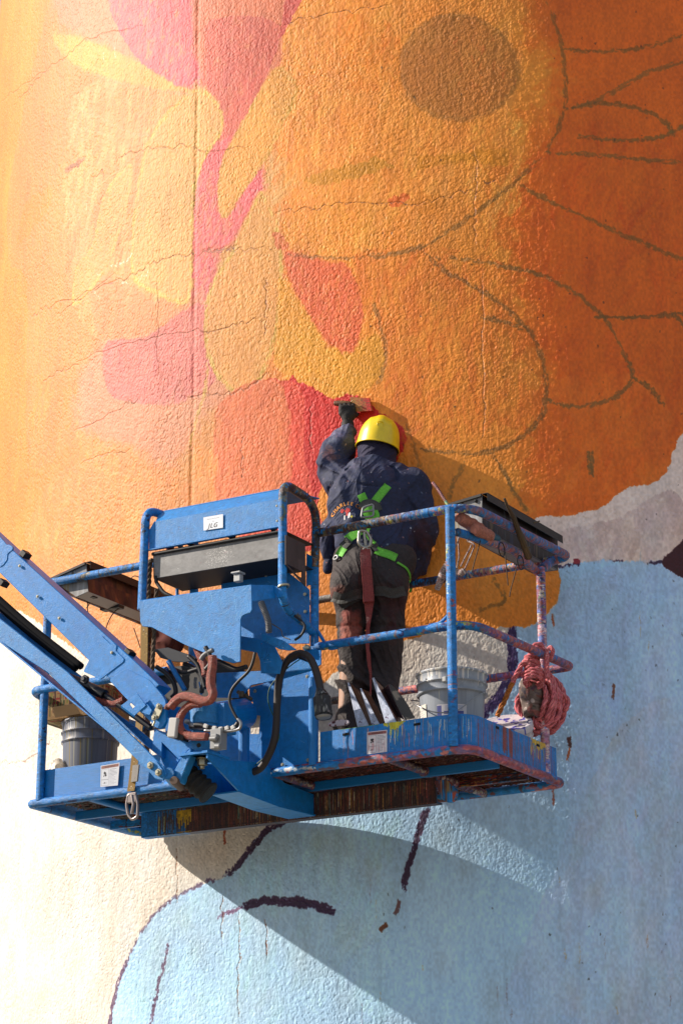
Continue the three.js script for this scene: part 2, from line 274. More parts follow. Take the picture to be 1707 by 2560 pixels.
const mural = canvasTex(TW, TW, (g, w, h) => {
  const OR = [242, 146, 44], OR2 = [232, 106, 16], PEACH = [203, 132, 60], CREAM = [219, 212, 200], BL = [174, 214, 246], BL2 = [180, 210, 246], LAV = [240, 218, 206], OLIVE = [128, 92, 36], PURP = [58, 34, 66];
  g.fillStyle = css(OR); g.fillRect(0, 0, w, h);
  // right petals, redder orange
  area(g, [[-.383,8.447],[-.299,8.044],[-.285,7.729],[-.397,7.451],[-.574,7.283],[-.534,7.027],[-.507,6.726],[-.435,6.427],[-.423,6.04],[-.471,5.899],[-.433,5.661],[-.461,5.406],[-.088,5.42],[0.258,5.844],[0.41,6.573],[0.5,8.455]], OR2, { soft: 0.2 });
  scumble(g, [[-.575,7.257],[-.313,7.575],[0.41,7.58],[0.33,5.846],[-.129,5.49],[-.459,5.498],[-.46,6.331]], [222, 94, 12], 420, { a: 0.22, len: 0.25, wid: 0.05 });
  scumble(g, [[-.488,6.091],[0.117,6.128],[0.187,5.654],[-.129,5.49],[-.459,5.498]], [238, 116, 26], 260, { a: 0.3, len: 0.25, wid: 0.05 });
  // pale left, brushed out into the orange
  area(g, [[-5.6,10.643],[-1.919,8.707],[-1.913,8.073],[-2.022,7.75],[-1.907,7.404],[-1.901,6.756],[-1.95,6.262],[-2.112,6.043],[-1.891,5.639],[-1.882,4.672],[-4.48,5.141]], PEACH, { soft: 0.09 });
  for (const [p, n] of [[[[-2.152,8.746],[-1.537,8.584],[-1.588,7.469],[-1.639,7.064],[-1.902,6.91],[-2.02,7.563],[-2.026,8.102]], 700], [[[-2.043,7.147],[-1.85,7.105],[-1.898,6.377],[-1.844,6.293],[-1.891,5.687],[-2.104,5.552],[-2.168,6.054]], 380], [[[-4.588,6.999],[-2.588,6.141],[-1.891,5.639],[-1.882,4.672],[-4.309,5.102]], 900]]) scumble(g, p, [226, 134, 46], n, { a: 0.55, len: 0.3, wid: 0.05 });
  scumble(g, [[-1.919,8.679],[-.549,8.432],[-.579,7.08],[-1.047,6.973],[-1.85,7.054],[-1.911,7.803]], [244, 154, 56], 900, { a: 0.5, len: 0.2, wid: 0.05 });
  scumble(g, [[-3.698,8.545],[-1.912,7.937],[-1.901,6.756],[-3.358,6.977]], [216, 160, 92], 500, { a: 0.5, len: 0.3, wid: 0.05 });
  scumble(g, [[-4.515,6.546],[-1.89,5.566],[-1.732,4.792],[-4.349,5.402]], [222, 138, 62], 700, { a: 0.5, len: 0.25, wid: 0.06 });
  // unfaded orange strip at the far left edge
  area(g, [[-5.6,10.64],[-3.959,9.513],[-4.027,9.33],[-4.21,9.048],[-4.448,8.637],[-4.599,8.338],[-4.503,7.845],[-4.163,7.593],[-4.098,7.112],[-4.053,6.538],[-3.936,6.285],[-3.998,5.979],[-3.906,5.636],[-3.953,5.386],[-4.661,5.617]], [208, 134, 42], { jit: 0.02 });
  area(g, [[-4.22,8.115],[-3.98,8.104],[-3.827,8.071],[-3.863,7.94],[-4.123,7.884],[-4.351,7.902]], [216, 130, 34], { a: 0.8 }); area(g, [[-4.296,6.2],[-4.028,6.284],[-3.688,6.267],[-3.408,6.321],[-3.357,6.202],[-3.68,6.158],[-3.998,5.979]], [216, 130, 36], { a: 0.6 });
  // pink and rose petals
  const ROSE = [222, 94, 100], PINK = [212, 134, 96];
  area(g, [[-3.891,9.449],[-2.482,8.854],[-2.463,8.201],[-2.651,8.317],[-2.907,8.515],[-3.215,8.77],[-3.654,9.063],[-3.868,9.315]], PINK, { soft: 0.08, a: 0.8 }); scumble(g, [[-3.255,9.155],[-2.482,8.854],[-2.463,8.201],[-2.651,8.317],[-2.946,8.564]], ROSE, 900, { a: 0.7, len: 0.14, wid: 0.04 });
  area(g, [[-2.472,8.85],[-1.834,8.656],[-1.902,8.425],[-1.914,8.182],[-2.069,8.037],[-2.154,7.913],[-2.256,7.806],[-2.32,7.979],[-2.424,8.194]], [214, 116, 78], { soft: 0.03 }); scumble(g, [[-2.427,8.609],[-1.917,8.456],[-2.069,8.037],[-2.256,7.811],[-2.424,8.194]], [206, 92, 72], 700, { a: 0.6, len: 0.14, wid: 0.04 });
  area(g, [[-1.84,8.657],[-1.752,8.635],[-1.861,8.442],[-1.905,8.371],[-1.895,8.506]], [206, 84, 70]);
  area(g, [[-2.385,7.807],[-2.251,7.837],[-2.297,7.58],[-2.272,7.36],[-2.176,7.455],[-2.049,7.618],[-2.014,7.521],[-2.102,7.345],[-2.202,7.224],[-2.289,7.167],[-2.337,7.008],[-2.389,6.891],[-2.482,6.914],[-2.51,7.264],[-2.498,7.555],[-2.455,7.732]], ROSE, { soft: 0.04, a: 0.9 });
  scumble(g, [[-2.521,7.697],[-2.283,7.63],[-2.132,7.405],[-2.304,7.157],[-2.359,6.883],[-2.501,6.919]], [214, 116, 84], 300, { a: 0.5, len: 0.1 });
  area(g, [[-3.164,6.85],[-2.843,6.794],[-2.609,6.855],[-2.482,6.882],[-2.377,6.888],[-2.358,6.599],[-2.266,6.405],[-2.158,6.307],[-2.156,6.226],[-2.375,6.234],[-2.487,6.094],[-2.616,5.996],[-2.926,6.169],[-3.392,6.436],[-3.42,6.671]], PINK, { soft: 0.1, a: 0.8 }); scumble(g, [[-3.183,6.842],[-2.808,6.784],[-2.482,6.882],[-2.376,6.862],[-2.352,6.598],[-2.29,6.431],[-2.468,6.317],[-3.129,6.534]], [212, 110, 96], 900, { a: 0.5, len: 0.2, wid: 0.05 });
  area(g, [[-3.31,7.289],[-2.965,7.14],[-2.781,6.993],[-2.611,6.947],[-2.635,6.848],[-2.844,6.804],[-3.124,6.852],[-3.295,7.011]], [216, 132, 72], { a: 0.8 });
  // leaves with yellow edges
  const leaf = (p, col, edge) => { area(g, p, col, { soft: 0.022 }); line(g, [...p, p[0]], 0.024, edge, { a: 0.5, dry: 0.55 }); };
  leaf([[-2.467,8.221],[-2.322,8.075],[-2.294,7.903],[-2.409,7.773],[-2.483,7.578],[-2.491,7.259],[-2.514,6.922],[-2.748,7.032],[-2.929,7.17],[-2.957,7.395],[-2.922,7.74],[-2.834,8.016],[-2.646,8.162]], [218, 158, 82], [206, 178, 64]);
  leaf([[-1.914,8.204],[-2.068,8.026],[-2.154,7.892],[-2.255,7.757],[-2.3,7.581],[-2.266,7.359],[-2.168,7.466],[-2.021,7.621],[-1.911,7.803],[-1.803,8.046]], [226, 154, 58], [206, 158, 54]);
  leaf([[-2.019,7.456],[-1.905,7.169],[-1.889,6.907],[-1.932,6.56],[-2.027,6.346],[-2.155,6.309],[-2.29,6.425],[-2.371,6.628],[-2.37,6.86],[-2.33,6.981],[-2.214,7.122]], [220, 150, 70], [198, 168, 58]);
  leaf([[-3.497,7.407],[-3.322,7.514],[-3.23,7.789],[-2.996,7.903],[-3.168,7.353],[-3.506,7.189]], [218, 156, 80], [220, 170, 70]);
  scumble(g, [[-3.53,8.33],[-2.901,8.377],[-2.511,8.078],[-2.918,7.822],[-2.967,7.181],[-3.383,7.424]], [220, 156, 76], 260, { a: 0.5 });
  area(g, [[-3.903,9.141],[-3.651,9.019],[-3.236,8.758],[-2.907,8.515],[-2.651,8.306],[-2.482,8.212],[-2.667,8.278],[-3.018,8.448],[-3.362,8.646],[-3.667,8.865]], [222, 158, 66], { soft: 0.025, a: 0.8 }); line(g, [[-3.916,9.153],[-3.728,8.97],[-3.459,8.733],[-3.142,8.535]], 0.03, [222, 172, 70], { a: 0.3, dry: 0.8 });
  line(g, [[-3.457,8.694],[-3.14,8.494],[-2.863,8.346],[-2.514,8.195]], 0.014, [184, 140, 84], { a: 0.5, dry: 0.6 }); line(g, [[-3.514,8.454],[-3.255,8.294],[-3.005,8.117],[-2.816,8.032]], 0.014, [196, 152, 96], { a: 0.5, dry: 0.6 });
  line(g, [[-3.852,8.374],[-3.433,8.291],[-3.123,8.122]], 0.012, [206, 164, 108], { a: 0.4, dry: 0.6 });
  line(g, [[-3.535,7.645],[-3.406,7.824],[-3.153,7.902],[-2.884,7.893]], 0.014, [206, 164, 108], { a: 0.4, dry: 0.7 });
  line(g, [[-2.352,6.598],[-2.377,6.348],[-2.42,6.231],[-2.491,6.019]], 0.02, [206, 160, 70], { a: 0.6, dry: 0.5 });
  line(g, [[-3.403,6.612],[-3.421,6.404],[-3.27,6.153],[-2.918,5.963],[-2.582,5.938]], 0.03, [224, 160, 70], { a: 0.25, dry: 0.9 });
  // warm fields in the middle
  area(g, [[-1.889,6.907],[-1.768,6.731],[-1.587,6.473],[-1.487,6.413],[-1.339,6.486],[-1.277,6.349],[-1.389,6.185],[-1.574,6.17],[-1.765,6.279],[-1.919,6.426],[-1.9,6.655]], [230, 156, 40], { soft: 0.03 });
  area(g, [[-1.858,7.055],[-1.665,6.966],[-1.506,6.908],[-1.422,6.723],[-1.422,6.523],[-1.482,6.417],[-1.582,6.468],[-1.742,6.726],[-1.832,6.896]], [224, 96, 50], { soft: 0.025 }); scumble(g, [[-1.858,7.055],[-1.506,6.908],[-1.422,6.673],[-1.482,6.417],[-1.742,6.726]], [232, 122, 58], 200, { a: 0.5, len: 0.1 });
  area(g, [[-1.938,7.189],[-1.878,7.163],[-1.85,7.08],[-1.904,7.078]], [214, 90, 44], { a: 0.7 });
  area(g, [[-1.839,6.322],[-1.739,6.27],[-1.561,6.163],[-1.487,6.174],[-1.365,6.109],[-1.293,6.027],[-1.194,5.943],[-1.181,5.87],[-1.236,5.768],[-1.635,5.698],[-1.659,5.367],[-1.76,5.357],[-1.891,5.639],[-1.892,5.809],[-1.841,5.996]], [206, 34, 20]);
  scumble(g, [[-2.115,6.293],[-1.791,6.283],[-1.737,5.833],[-1.647,5.366],[-2.102,5.431]], [222, 74, 44], 700, { a: 0.6, len: 0.2, wid: 0.05 });
  scumble(g, [[-2.286,6.253],[-1.897,6.302],[-1.864,5.514],[-2.216,5.571]], [220, 112, 58], 600, { a: 0.5, len: 0.22, wid: 0.05 });
  area(g, [[-1.759,7.472],[-1.64,7.492],[-1.537,7.495],[-1.41,7.509],[-1.315,7.519],[-1.224,7.463],[-1.31,7.44],[-1.486,7.418],[-1.692,7.427]], [214, 142, 26], { jit: 0.018 }); area(g, [[-1.09,7.49],[-.875,7.484],[-.617,7.478],[-.607,7.387],[-.852,7.43],[-1.09,7.426]], [222, 140, 28], { a: 0.8 });
  area(g, [[-1.262,7.257],[-1.14,7.275],[-1.177,7.219],[-1.25,7.23]], [226, 110, 28]); area(g, [[-1.092,7.246],[-.961,7.242],[-.95,7.17],[-1.081,7.155]], [230, 138, 30], { a: 0.8 });
  scumble(g, [[-1.537,8.419],[-1.23,8.305],[-1.184,7.923],[-1.485,7.897]], [236, 132, 24], 160, { a: 0.6 }); scumble(g, [[-1.879,7.267],[-1.238,7.202],[-1.239,6.973],[-1.85,7.08]], [232, 148, 40], 160, { a: 0.5 });
  scumble(g, [[-1.486,6.935],[-.473,6.724],[-.472,5.852],[-1.247,5.913],[-1.291,6.405]], [232, 122, 32], 500, { a: 0.3, len: 0.2, wid: 0.05 });
  // the brown disc and the olive outlines
  area(g, [[-1.183,8.029],[-1.144,8.196],[-1.008,8.309],[-.838,8.314],[-.672,8.223],[-.557,8.059],[-.549,7.888],[-.634,7.751],[-.801,7.683],[-.991,7.724],[-1.123,7.847]], [182, 112, 40], { soft: 0.035, a: 0.42 }); line(g, [[-1.183,8.029],[-1.144,8.196],[-1.008,8.309],[-.838,8.314],[-.672,8.223],[-.557,8.059],[-.549,7.888],[-.634,7.751],[-.801,7.683],[-.991,7.724],[-1.123,7.847],[-1.183,8.029]], 0.022, [150, 104, 40], { a: 0.16 });
  scumble(g, [[-.888,8.199],[-.556,8.112],[-.562,7.849],[-.87,7.827]], [214, 116, 40], 40, { a: 0.7, len: 0.06, wid: 0.014 });
  const ol = (p, wd = 0.02, o) => line(g, p, wd, OLIVE, { a: 0.46, dry: 0.42, ...o });
  ol([[-.383,8.42],[-.309,8.124],[-.286,7.86],[-.31,7.653],[-.397,7.451]]); ol([[-.397,7.451],[-.574,7.283],[-.787,7.122],[-1.047,6.973],[-1.24,6.935],[-1.411,6.948]], 0.024, { a: 0.38 }); ol([[-1.411,6.943],[-1.639,6.982],[-1.85,7.049]], 0.018, { a: 0.3 });
  ol([[-.299,8.057],[-.065,8.043],[0.147,8.071],[0.438,8.183]]); ol([[-.286,7.703],[-.098,7.764],[0.141,7.908],[0.431,8.024]]); ol([[-.286,7.703],[-.076,7.73],[0.109,7.699],[0.247,7.612],[0.286,7.536]]); ol([[-.244,7.547],[-.06,7.513],[0.126,7.518],[0.244,7.552],[0.413,7.645]]);
  ol([[-.408,7.451],[-.132,7.426],[0.098,7.4],[0.401,7.379]]); ol([[-.563,7.282],[-.37,7.157],[-.123,7.023],[0.125,6.898],[0.374,6.794]]);
  ol([[-1.072,6.939],[-.955,6.812],[-.771,6.683],[-.613,6.547],[-.492,6.393],[-.441,6.209],[-.44,6.065],[-.47,5.947],[-.584,5.833],[-.72,5.782],[-.969,5.796],[-1.118,5.827]], 0.024, { a: 0.42 }); ol([[-.785,6.536],[-.637,6.488],[-.514,6.436]], 0.02, { a: 0.4 });
  ol([[-1.001,6.892],[-.791,6.846],[-.585,6.793],[-.405,6.721],[-.249,6.616],[-.097,6.442],[-.014,6.247],[0.01,6.163],[-.065,6.067],[-.223,6.01],[-.356,6.014],[-.444,6.06]], 0.02, { a: 0.5 }); ol([[0.006,6.163],[0.093,6.104],[0.168,6.009]]); ol([[-.174,6.492],[0.041,6.495],[0.361,6.527]], 0.02, { a: 0.6 }); ol([[0.224,6.53],[0.355,6.387]]);
  ol([[-.72,5.77],[-.655,5.648],[-.602,5.528],[-.538,5.432]], 0.02, { a: 0.4 }); ol([[-.226,5.761],[-.218,5.62]], 0.028, { a: 0.6 }); ol([[-.856,5.733],[-.925,5.62],[-.95,5.528]], 0.02, { a: 0.25 }); ol([[-1.363,6.714],[-1.296,6.505],[-1.28,6.355],[-1.321,6.201]], 0.022, { a: 0.3 });
  ol([[-1.175,6.001],[-1.107,5.754],[-1.075,5.585]], 0.03, { a: 0.25, dry: 0.7 }); ol([[-.733,5.096],[-.669,4.979],[-.802,4.94]], 0.02, { a: 0.35 });
  // cream, lavender and blue below
  const low = [[-4.671,5.669],[-4.373,5.58],[-3.974,5.425],[-3.662,5.254],[-3.312,5.042],[-3.013,4.839],[-2.309,4.54],[-1.881,4.557],[-1.63,4.621],[-1.572,4.672],[-1.512,4.687],[-1.348,4.663],[-1.22,4.788],[-1.117,4.821],[-.937,4.858],[-.76,4.836],[-.585,4.832],[-.486,4.88],[-.407,4.979],[-.39,5.059],[-.399,5.132],[-.44,5.239],[-.517,5.385],[-.51,5.412],[-.373,5.416],[-.175,5.454],[-.102,5.513],[-.028,5.564],[0.095,5.588],[0.159,5.642],[0.202,5.76],[0.268,5.88],[0.433,6.088],[0.27,2.744],[-4.245,2.947]];
  area(g, low, LAV, { jit: 0.004 });
  const creamP = [[-4.718,5.908],[-4.373,5.58],[-3.974,5.425],[-3.662,5.254],[-3.312,5.042],[-3.013,4.839],[-2.309,4.54],[-1.881,4.557],[-1.63,4.621],[-1.572,4.672],[-1.512,4.687],[-1.348,4.663],[-1.22,4.788],[-1.117,4.821],[-.937,4.858],[-.76,4.836],[-.642,4.835],[-.646,4.622],[-.701,4.504],[-.79,4.401],[-1.258,4.164],[-1.752,3.955],[-1.85,3.93],[-1.996,3.866],[-2.116,3.722],[-2.182,3.683],[-2.346,3.654],[-2.516,3.603],[-2.634,3.541],[-2.724,3.467],[-2.815,3.346],[-2.891,3.214],[-2.948,2.979],[-2.976,2.848],[-4.245,2.947]];
  area(g, creamP, CREAM, { jit: 0.004 });
  area(g, [[-.642,4.835],[-.563,4.836],[-.475,4.884],[-.403,4.979],[-.39,5.059],[-.399,5.136],[-.297,5.166],[-.14,5.174],[0.085,5.162],[0.387,5.15],[0.27,2.744],[-2.976,2.848],[-2.948,2.979],[-2.891,3.214],[-2.815,3.346],[-2.724,3.467],[-2.634,3.541],[-2.516,3.603],[-2.346,3.654],[-2.182,3.683],[-2.116,3.722],[-1.996,3.866],[-1.85,3.93],[-1.752,3.955],[-1.258,4.164],[-.79,4.401],[-.701,4.504],[-.646,4.622]], BL, { jit: 0.005 });
  scumble(g, [[-.362,5.035],[0.296,5.102],[0.27,2.744],[-.737,2.75],[-.397,3.824]], BL2, 900, { a: 0.14, len: 0.35, wid: 0.12 }); scumble(g, [[-.172,4.252],[0.267,4.473],[0.27,2.744],[-.428,2.745]], [186, 202, 222], 500, { a: 0.08, len: 0.3, wid: 0.1 });
  scumble(g, [[-2.871,3.106],[-2.457,3.558],[-1.924,3.798],[-1.26,3.967],[-1.267,2.907]], [176, 218, 232], 300, { a: 0.16, len: 0.3, wid: 0.08 }); scumble(g, [[-.398,5.311],[-.089,5.397],[0.182,5.537],[0.299,5.17],[-.38,5.184]], [216, 190, 182], 160, { a: 0.4, len: 0.2, wid: 0.08 });
  area(g, [[0.118,5.165],[0.18,5.232],[0.242,5.288],[0.398,5.38],[0.38,5.013],[0.233,5.078],[0.153,5.117]], [66, 18, 26], { jit: 0.004 });
  line(g, [[-.436,5.138],[-.381,5.15],[-.304,5.159],[-.293,5.168]], 0.012, PURP, { a: 0.8, dry: 0.7 }); line(g, [[-.319,5.171],[-.297,5.175]], 0.02, [150, 40, 50], { dry: 0 }); line(g, [[-.14,5.174],[-.053,5.174]], 0.008, PURP, { dry: 0.8 }); line(g, [[0.056,5.16],[0.122,5.165]], 0.01, PURP, { dry: 0.3 });
  line(g, [[-.641,4.841],[-.642,4.729],[-.642,4.617]], 0.036, [54, 30, 84], { dry: 0.1 }); line(g, [[-.646,4.617],[-.701,4.504],[-.79,4.401],[-.9,4.341]], 0.045, [50, 30, 88], { dry: 0.2 });
  line(g, [[-1.752,3.955],[-1.85,3.93],[-1.938,3.898],[-1.996,3.848],[-2.078,3.771],[-2.116,3.726],[-2.182,3.688]], 0.03, PURP, { dry: 0.3 }); line(g, [[-2.182,3.688],[-2.346,3.654],[-2.516,3.603],[-2.634,3.541],[-2.724,3.467],[-2.815,3.346]], 0.018, [96, 70, 104], { a: 0.7, dry: 0.6 }); line(g, [[-2.815,3.346],[-2.891,3.214],[-2.942,3.067],[-2.963,2.936]], 0.024, [88, 56, 92], { a: 0.8, dry: 0.5 });
  line(g, [[-2.232,3.481],[-2.152,3.5],[-2.074,3.52]], 0.02, [120, 90, 130], { a: 0.8, dry: 0.6 }); line(g, [[-2.074,3.52],[-1.972,3.539],[-1.822,3.527],[-1.689,3.501],[-1.564,3.463]], 0.042, PURP, { dry: 0.15 });
  line(g, [[-1.077,3.943],[-1.109,3.871],[-1.15,3.744],[-1.184,3.639],[-1.205,3.541]], 0.026, PURP, { dry: 0.15 }); line(g, [[-1.225,3.496],[-1.246,3.424]], 0.014, [110, 76, 80], { dry: 0.3 }); area(g, [[-1.331,3.382],[-1.29,3.384],[-1.3,3.342],[-1.326,3.348]], [112, 66, 40]);
  line(g, [[-2.551,3.371],[-2.566,3.302],[-2.607,3.173],[-2.642,3.044],[-2.663,2.937]], 0.016, [84, 54, 92], { dry: 0.4 });
  // runs, chips and flecks of paint
  for (let i = 0; i < 44; i++) { const s = rr(-1.5, 0.3), y = rr(2.9, 5.4); line(g, [[s, y], [s + rr(-0.004, 0.004), y - rr(0.03, 0.16)]], rr(0.003, 0.006), [[196, 160, 70], [170, 120, 80], [140, 176, 200], [186, 150, 90], [120, 100, 110]][Math.floor(rnd() * 5)], { a: 0.3, dry: 0.7 }); }
  for (let i = 0; i < 260; i++) { const s = rr(-1.4, 0.4), y = rr(2.8, 9); g.fillStyle = css([40, 34, 30], rr(0.2, 0.8)); g.fillRect(mx(s), my(y), rr(1, 2.6), rr(1, 4)); }
  const chip = (p, wd) => { for (let k = 0; k < 4; k++) line(g, p.map(([s, y]) => [s + rr(-0.009, 0.009), y + rr(-0.009, 0.009)]), wd * 0.5, [236, 226, 208], { a: 0.8, dry: 1.3 }); };
  for (const [p, wd] of [[[[-3.289,8.78],[-3.275,8.693]], 0.014], [[[-3.185,8.761],[-3.164,8.659]], 0.014], [[[-3.166,7.319],[-3.067,7.309],[-2.987,7.306],[-2.943,7.342]], 0.02], [[[-3.059,7.215],[-3.026,7.172],[-2.965,7.148]], 0.02], [[[-2.9,7.161],[-2.829,7.167],[-2.822,7.187]], 0.016], [[[-3.282,7.313],[-3.238,7.282]], 0.016], [[[-3.306,7.211],[-3.23,7.127]], 0.01], [[[-3.415,7.828],[-3.403,7.766]], 0.008], [[[-3.595,7.809],[-3.582,7.761]], 0.008]]) chip(p, wd);
  line(g, [[-3.667,8.118],[-3.59,8.105],[-3.507,8.113],[-3.446,8.112]], 0.025, [176, 102, 50], { dry: 0.3 }); line(g, [[-3.627,8.125],[-3.491,8.09]], 0.014, [150, 82, 40]);
  line(g, [[-2.2,3.923],[-2.196,3.849]], 0.01, [160, 70, 40]); line(g, [[-.147,4.538],[-.148,4.458]], 0.009, [120, 70, 50]); line(g, [[-.371,4.277],[-.369,4.22]], 0.012, [90, 50, 40]); line(g, [[-.371,4.22],[-.381,4.157]], 0.008, [190, 90, 40]); line(g, [[-.435,4.901],[-.435,4.845]], 0.008, [180, 90, 40]); line(g, [[-.459,4.04],[-.457,3.932]], 0.007, [160, 90, 70]);
  const craze = (p, k) => openPath(p, 5).map(([s, y]) => [s + 0.022 * (vn(s * 55 + k, y * 55) - 0.5) + 0.012 * (vn(s * 160, y * 160 + k) - 0.5), y + 0.034 * (vn(s * 50 + 40, y * 50 + k) - 0.5) + 0.016 * (vn(s * 150 + k, y * 150) - 0.5)]); // cracks run jagged and break off
  cracks.forEach(([p, wd], k) => line(g, craze(p, k), wd * 0.5, [122, 70, 40], { a: 0.6, dry: 0.85 }));
  // uneven paint: grain, vertical runs, thin patches
  const im = g.getImageData(0, 0, w, h), d = im.data, src = new Uint8ClampedArray(d); // the brush drags paint a little way over each edge
  for (let y = 0, i = 0; y < h; y++) for (let x = 0; x < w; x++, i += 4) {
    const f = 9 * (vn(x / 5, y / 7) - 0.5) + 6 * (vn(x / 2 + 40, y / 2.6) - 0.5), f2 = 12 * (vn(x / 6 + 90, y / 12) - 0.5) + 7 * (vn(x / 2 + 70, y / 2 + 30) - 0.5), X = Math.min(w - 1, Math.max(0, Math.round(x + f * 0.28))), Y = Math.min(h - 1, Math.max(0, Math.round(y + f2 * 0.28))), o = (Y * w + X) * 4;
    d[i] = src[o]; d[i + 1] = src[o + 1]; d[i + 2] = src[o + 2];
    const k = 1 + 0.13 * (vn(x / 3, y / 4) - 0.5) + 0.06 * (vn(x / 14 + 9, y / 50) - 0.5) + 0.1 * (vn(x / 90, y / 110 + 7) - 0.5) + 0.03 * (vn(x / 6 + 50, y / 160) - 0.5), e = 0.05 * (vn(x / 40 + 70, y / 40) - 0.5);
    d[i] *= k; d[i + 1] *= k * (1 + e); d[i + 2] *= k * (1 + e * 2);
  }
  g.putImageData(im, 0, 0);
});
mural.wrapS = mural.wrapT = THREE.ClampToEdgeWrapping;
const stucco = canvasTex(TW, TW, (g, w, h) => {          // relief finer than the mesh: grains, pits, cracks, runs
  const im = g.createImageData(w, h), d = im.data;
  for (let y = 0, i = 0; y < h; y++) for (let x = 0; x < w; x++, i += 4) {
    const m = vn(x / 90 + 4, y / 70), a = vn(x / 2.3, y / 2.5), b = vn(x / 1.4 + 30, y / 1.4), c = vn(x / 3 + 80, y / 34), p = sstep(0.7, 0.88, vn(x / 3.4 + 140, y / 2.6 + 60)), k = 255 * clamp(0.3 + (0.16 + 0.42 * m) * a + 0.2 * b + 0.1 * c - (0.16 + 0.3 * m) * p, 0, 1);
    d[i] = d[i + 1] = d[i + 2] = k; d[i + 3] = 255;
  }
  g.putImageData(im, 0, 0);
  cracks.forEach(([p, wd], k) => line(g, openPath(p, 5).map(([s, y]) => [s + 0.022 * (vn(s * 55 + k, y * 55) - 0.5) + 0.012 * (vn(s * 160, y * 160 + k) - 0.5), y + 0.034 * (vn(s * 50 + 40, y * 50 + k) - 0.5) + 0.016 * (vn(s * 150 + k, y * 150) - 0.5)]), wd * 0.9, [8, 8, 8], { a: 0.9, dry: 0.4 }));
  for (let i = 0; i < 60; i++) { const s = rr(-2.6, -0.6), y = rr(5, 9); line(g, [[s, y], [s, y - rr(0.05, 0.35)]], rr(0.006, 0.012), [225, 225, 225], { a: 0.5, dry: 0.4 }); }
}, { data: true });
stucco.wrapS = stucco.wrapT = THREE.ClampToEdgeWrapping;
const seamAt = (y) => { let a = seamLine[0]; for (let i = 1; i < seamLine.length; i++) { const b = seamLine[i]; if (y <= a[1] && y >= b[1]) return a[0] + (b[0] - a[0]) * (a[1] - y) / (a[1] - b[1]); a = b; } return null; };
function relief(s, y) {
  const rough = 0.35 + 0.95 * vn(s * 2.3 + 5, y * 1.9) + 0.25 * (vn(s * 9, y * 7) - 0.5);
  let z = 0.0021 * (vn(s / 0.0122, y / 0.0132) - 0.5) * rough + 0.0006 * (vn(s / 0.03 + 60, y / 0.035) - 0.5) + 0.0008 * (vn(s / 0.016 + 20, y / 0.12) - 0.5) + 0.003 * (vn(s / 0.45 + 3, y / 0.6) - 0.5);
  const c = seamAt(y); if (c !== null) { const dd = Math.abs(s - c); if (dd < 0.03) z -= 0.0038 * (1 - sstep(0.004, 0.018, dd)) * (0.5 + vn(y * 9, 4)); }
  const e = Math.min(1, (s - S0) / 0.15, (S1 - s) / 0.15, (y - Y0) / 0.15, (Y1 - y) / 0.15); return z * Math.max(0, e);
}
const tower = new THREE.Group(); tower.name = 'painted_tower'; tower.position.set(TC.x, 0, TC.z);
tower.userData = { label: 'round concrete tower with rough stucco painted with an orange flower mural over pale blue', category: 'tower' }; scene.add(tower); BASE.set(tower, V(0, 0, 0));
{
  // finest where the wall is seen square on, coarser round its edge and above the picture
  const steps = (list) => { const o = []; for (const [p, e, d] of list) { const n = Math.round((e - p) / d); for (let i = 0; i < n; i++) o.push(p + (e - p) * i / n); } o.push(list[list.length - 1][1]); return o; };
  const XS = steps([[S0, -4.0, 0.011], [-4.0, S1, 0.0062]]), YS = steps([[Y0, 8.75, 0.0064], [8.75, Y1, 0.014]]), nx = XS.length - 1, ny = YS.length - 1, W1 = nx + 1;
  const pos = new Float32Array(W1 * (ny + 1) * 3), uv = new Float32Array(W1 * (ny + 1) * 2), idx = new Uint32Array(nx * ny * 6);
  let a = 0, b = 0, c = 0;
  for (let j = 0; j <= ny; j++) for (let i = 0; i <= nx; i++) {
    const s = XS[i], y = YS[j], r = TC.R + relief(s, y), t = s / TC.R;
    pos[a++] = Math.sin(t) * r; pos[a++] = y; pos[a++] = Math.cos(t) * r; uv[b++] = (s - S0) / (S1 - S0); uv[b++] = (y - Y0) / (Y1 - Y0);
  }
  for (let j = 0; j < ny; j++) for (let i = 0; i < nx; i++) { const k = j * W1 + i; idx[c++] = k; idx[c++] = k + 1; idx[c++] = k + W1; idx[c++] = k + 1; idx[c++] = k + W1 + 1; idx[c++] = k + W1; }
  const g = new THREE.BufferGeometry(); g.setAttribute('position', new THREE.BufferAttribute(pos, 3)); g.setAttribute('uv', new THREE.BufferAttribute(uv, 2)); g.setIndex(new THREE.BufferAttribute(idx, 1)); g.computeVertexNormals();
  part('painted_wall', g, std({ map: mural, roughness: 0.62, bumpMap: stucco, bumpScale: 0.0042 }), tower);
  const plain = std({ color: new THREE.Color(0.62, 0.3, 0.1), roughness: 0.7 }), pale = std({ color: new THREE.Color(0.4, 0.55, 0.62), roughness: 0.7 });
  const t0 = S0 / TC.R, t1 = S1 / TC.R, cyl = (ya, yb, ta, tb) => { const m = new THREE.CylinderGeometry(TC.R, TC.R, yb - ya, Math.ceil((tb - ta) * 40), 1, true, ta, tb - ta); m.translate(0, (ya + yb) / 2, 0); return m; };
  part('lower_wall', cyl(0, Y0, 0, Math.PI * 2), pale, tower); part('rear_wall', cyl(Y0, 5.6, t1, t0 + Math.PI * 2), pale, tower); part('rear_wall', cyl(5.6, Y1, t1, t0 + Math.PI * 2), plain, tower);
  part('upper_wall', cyl(Y1, 13, 0, Math.PI * 2), plain, tower);
  const roof = new THREE.ConeGeometry(TC.R + 0.12, 1.1, 96); roof.translate(0, 13.55, 0); part('roof', roof, pale, tower);
}

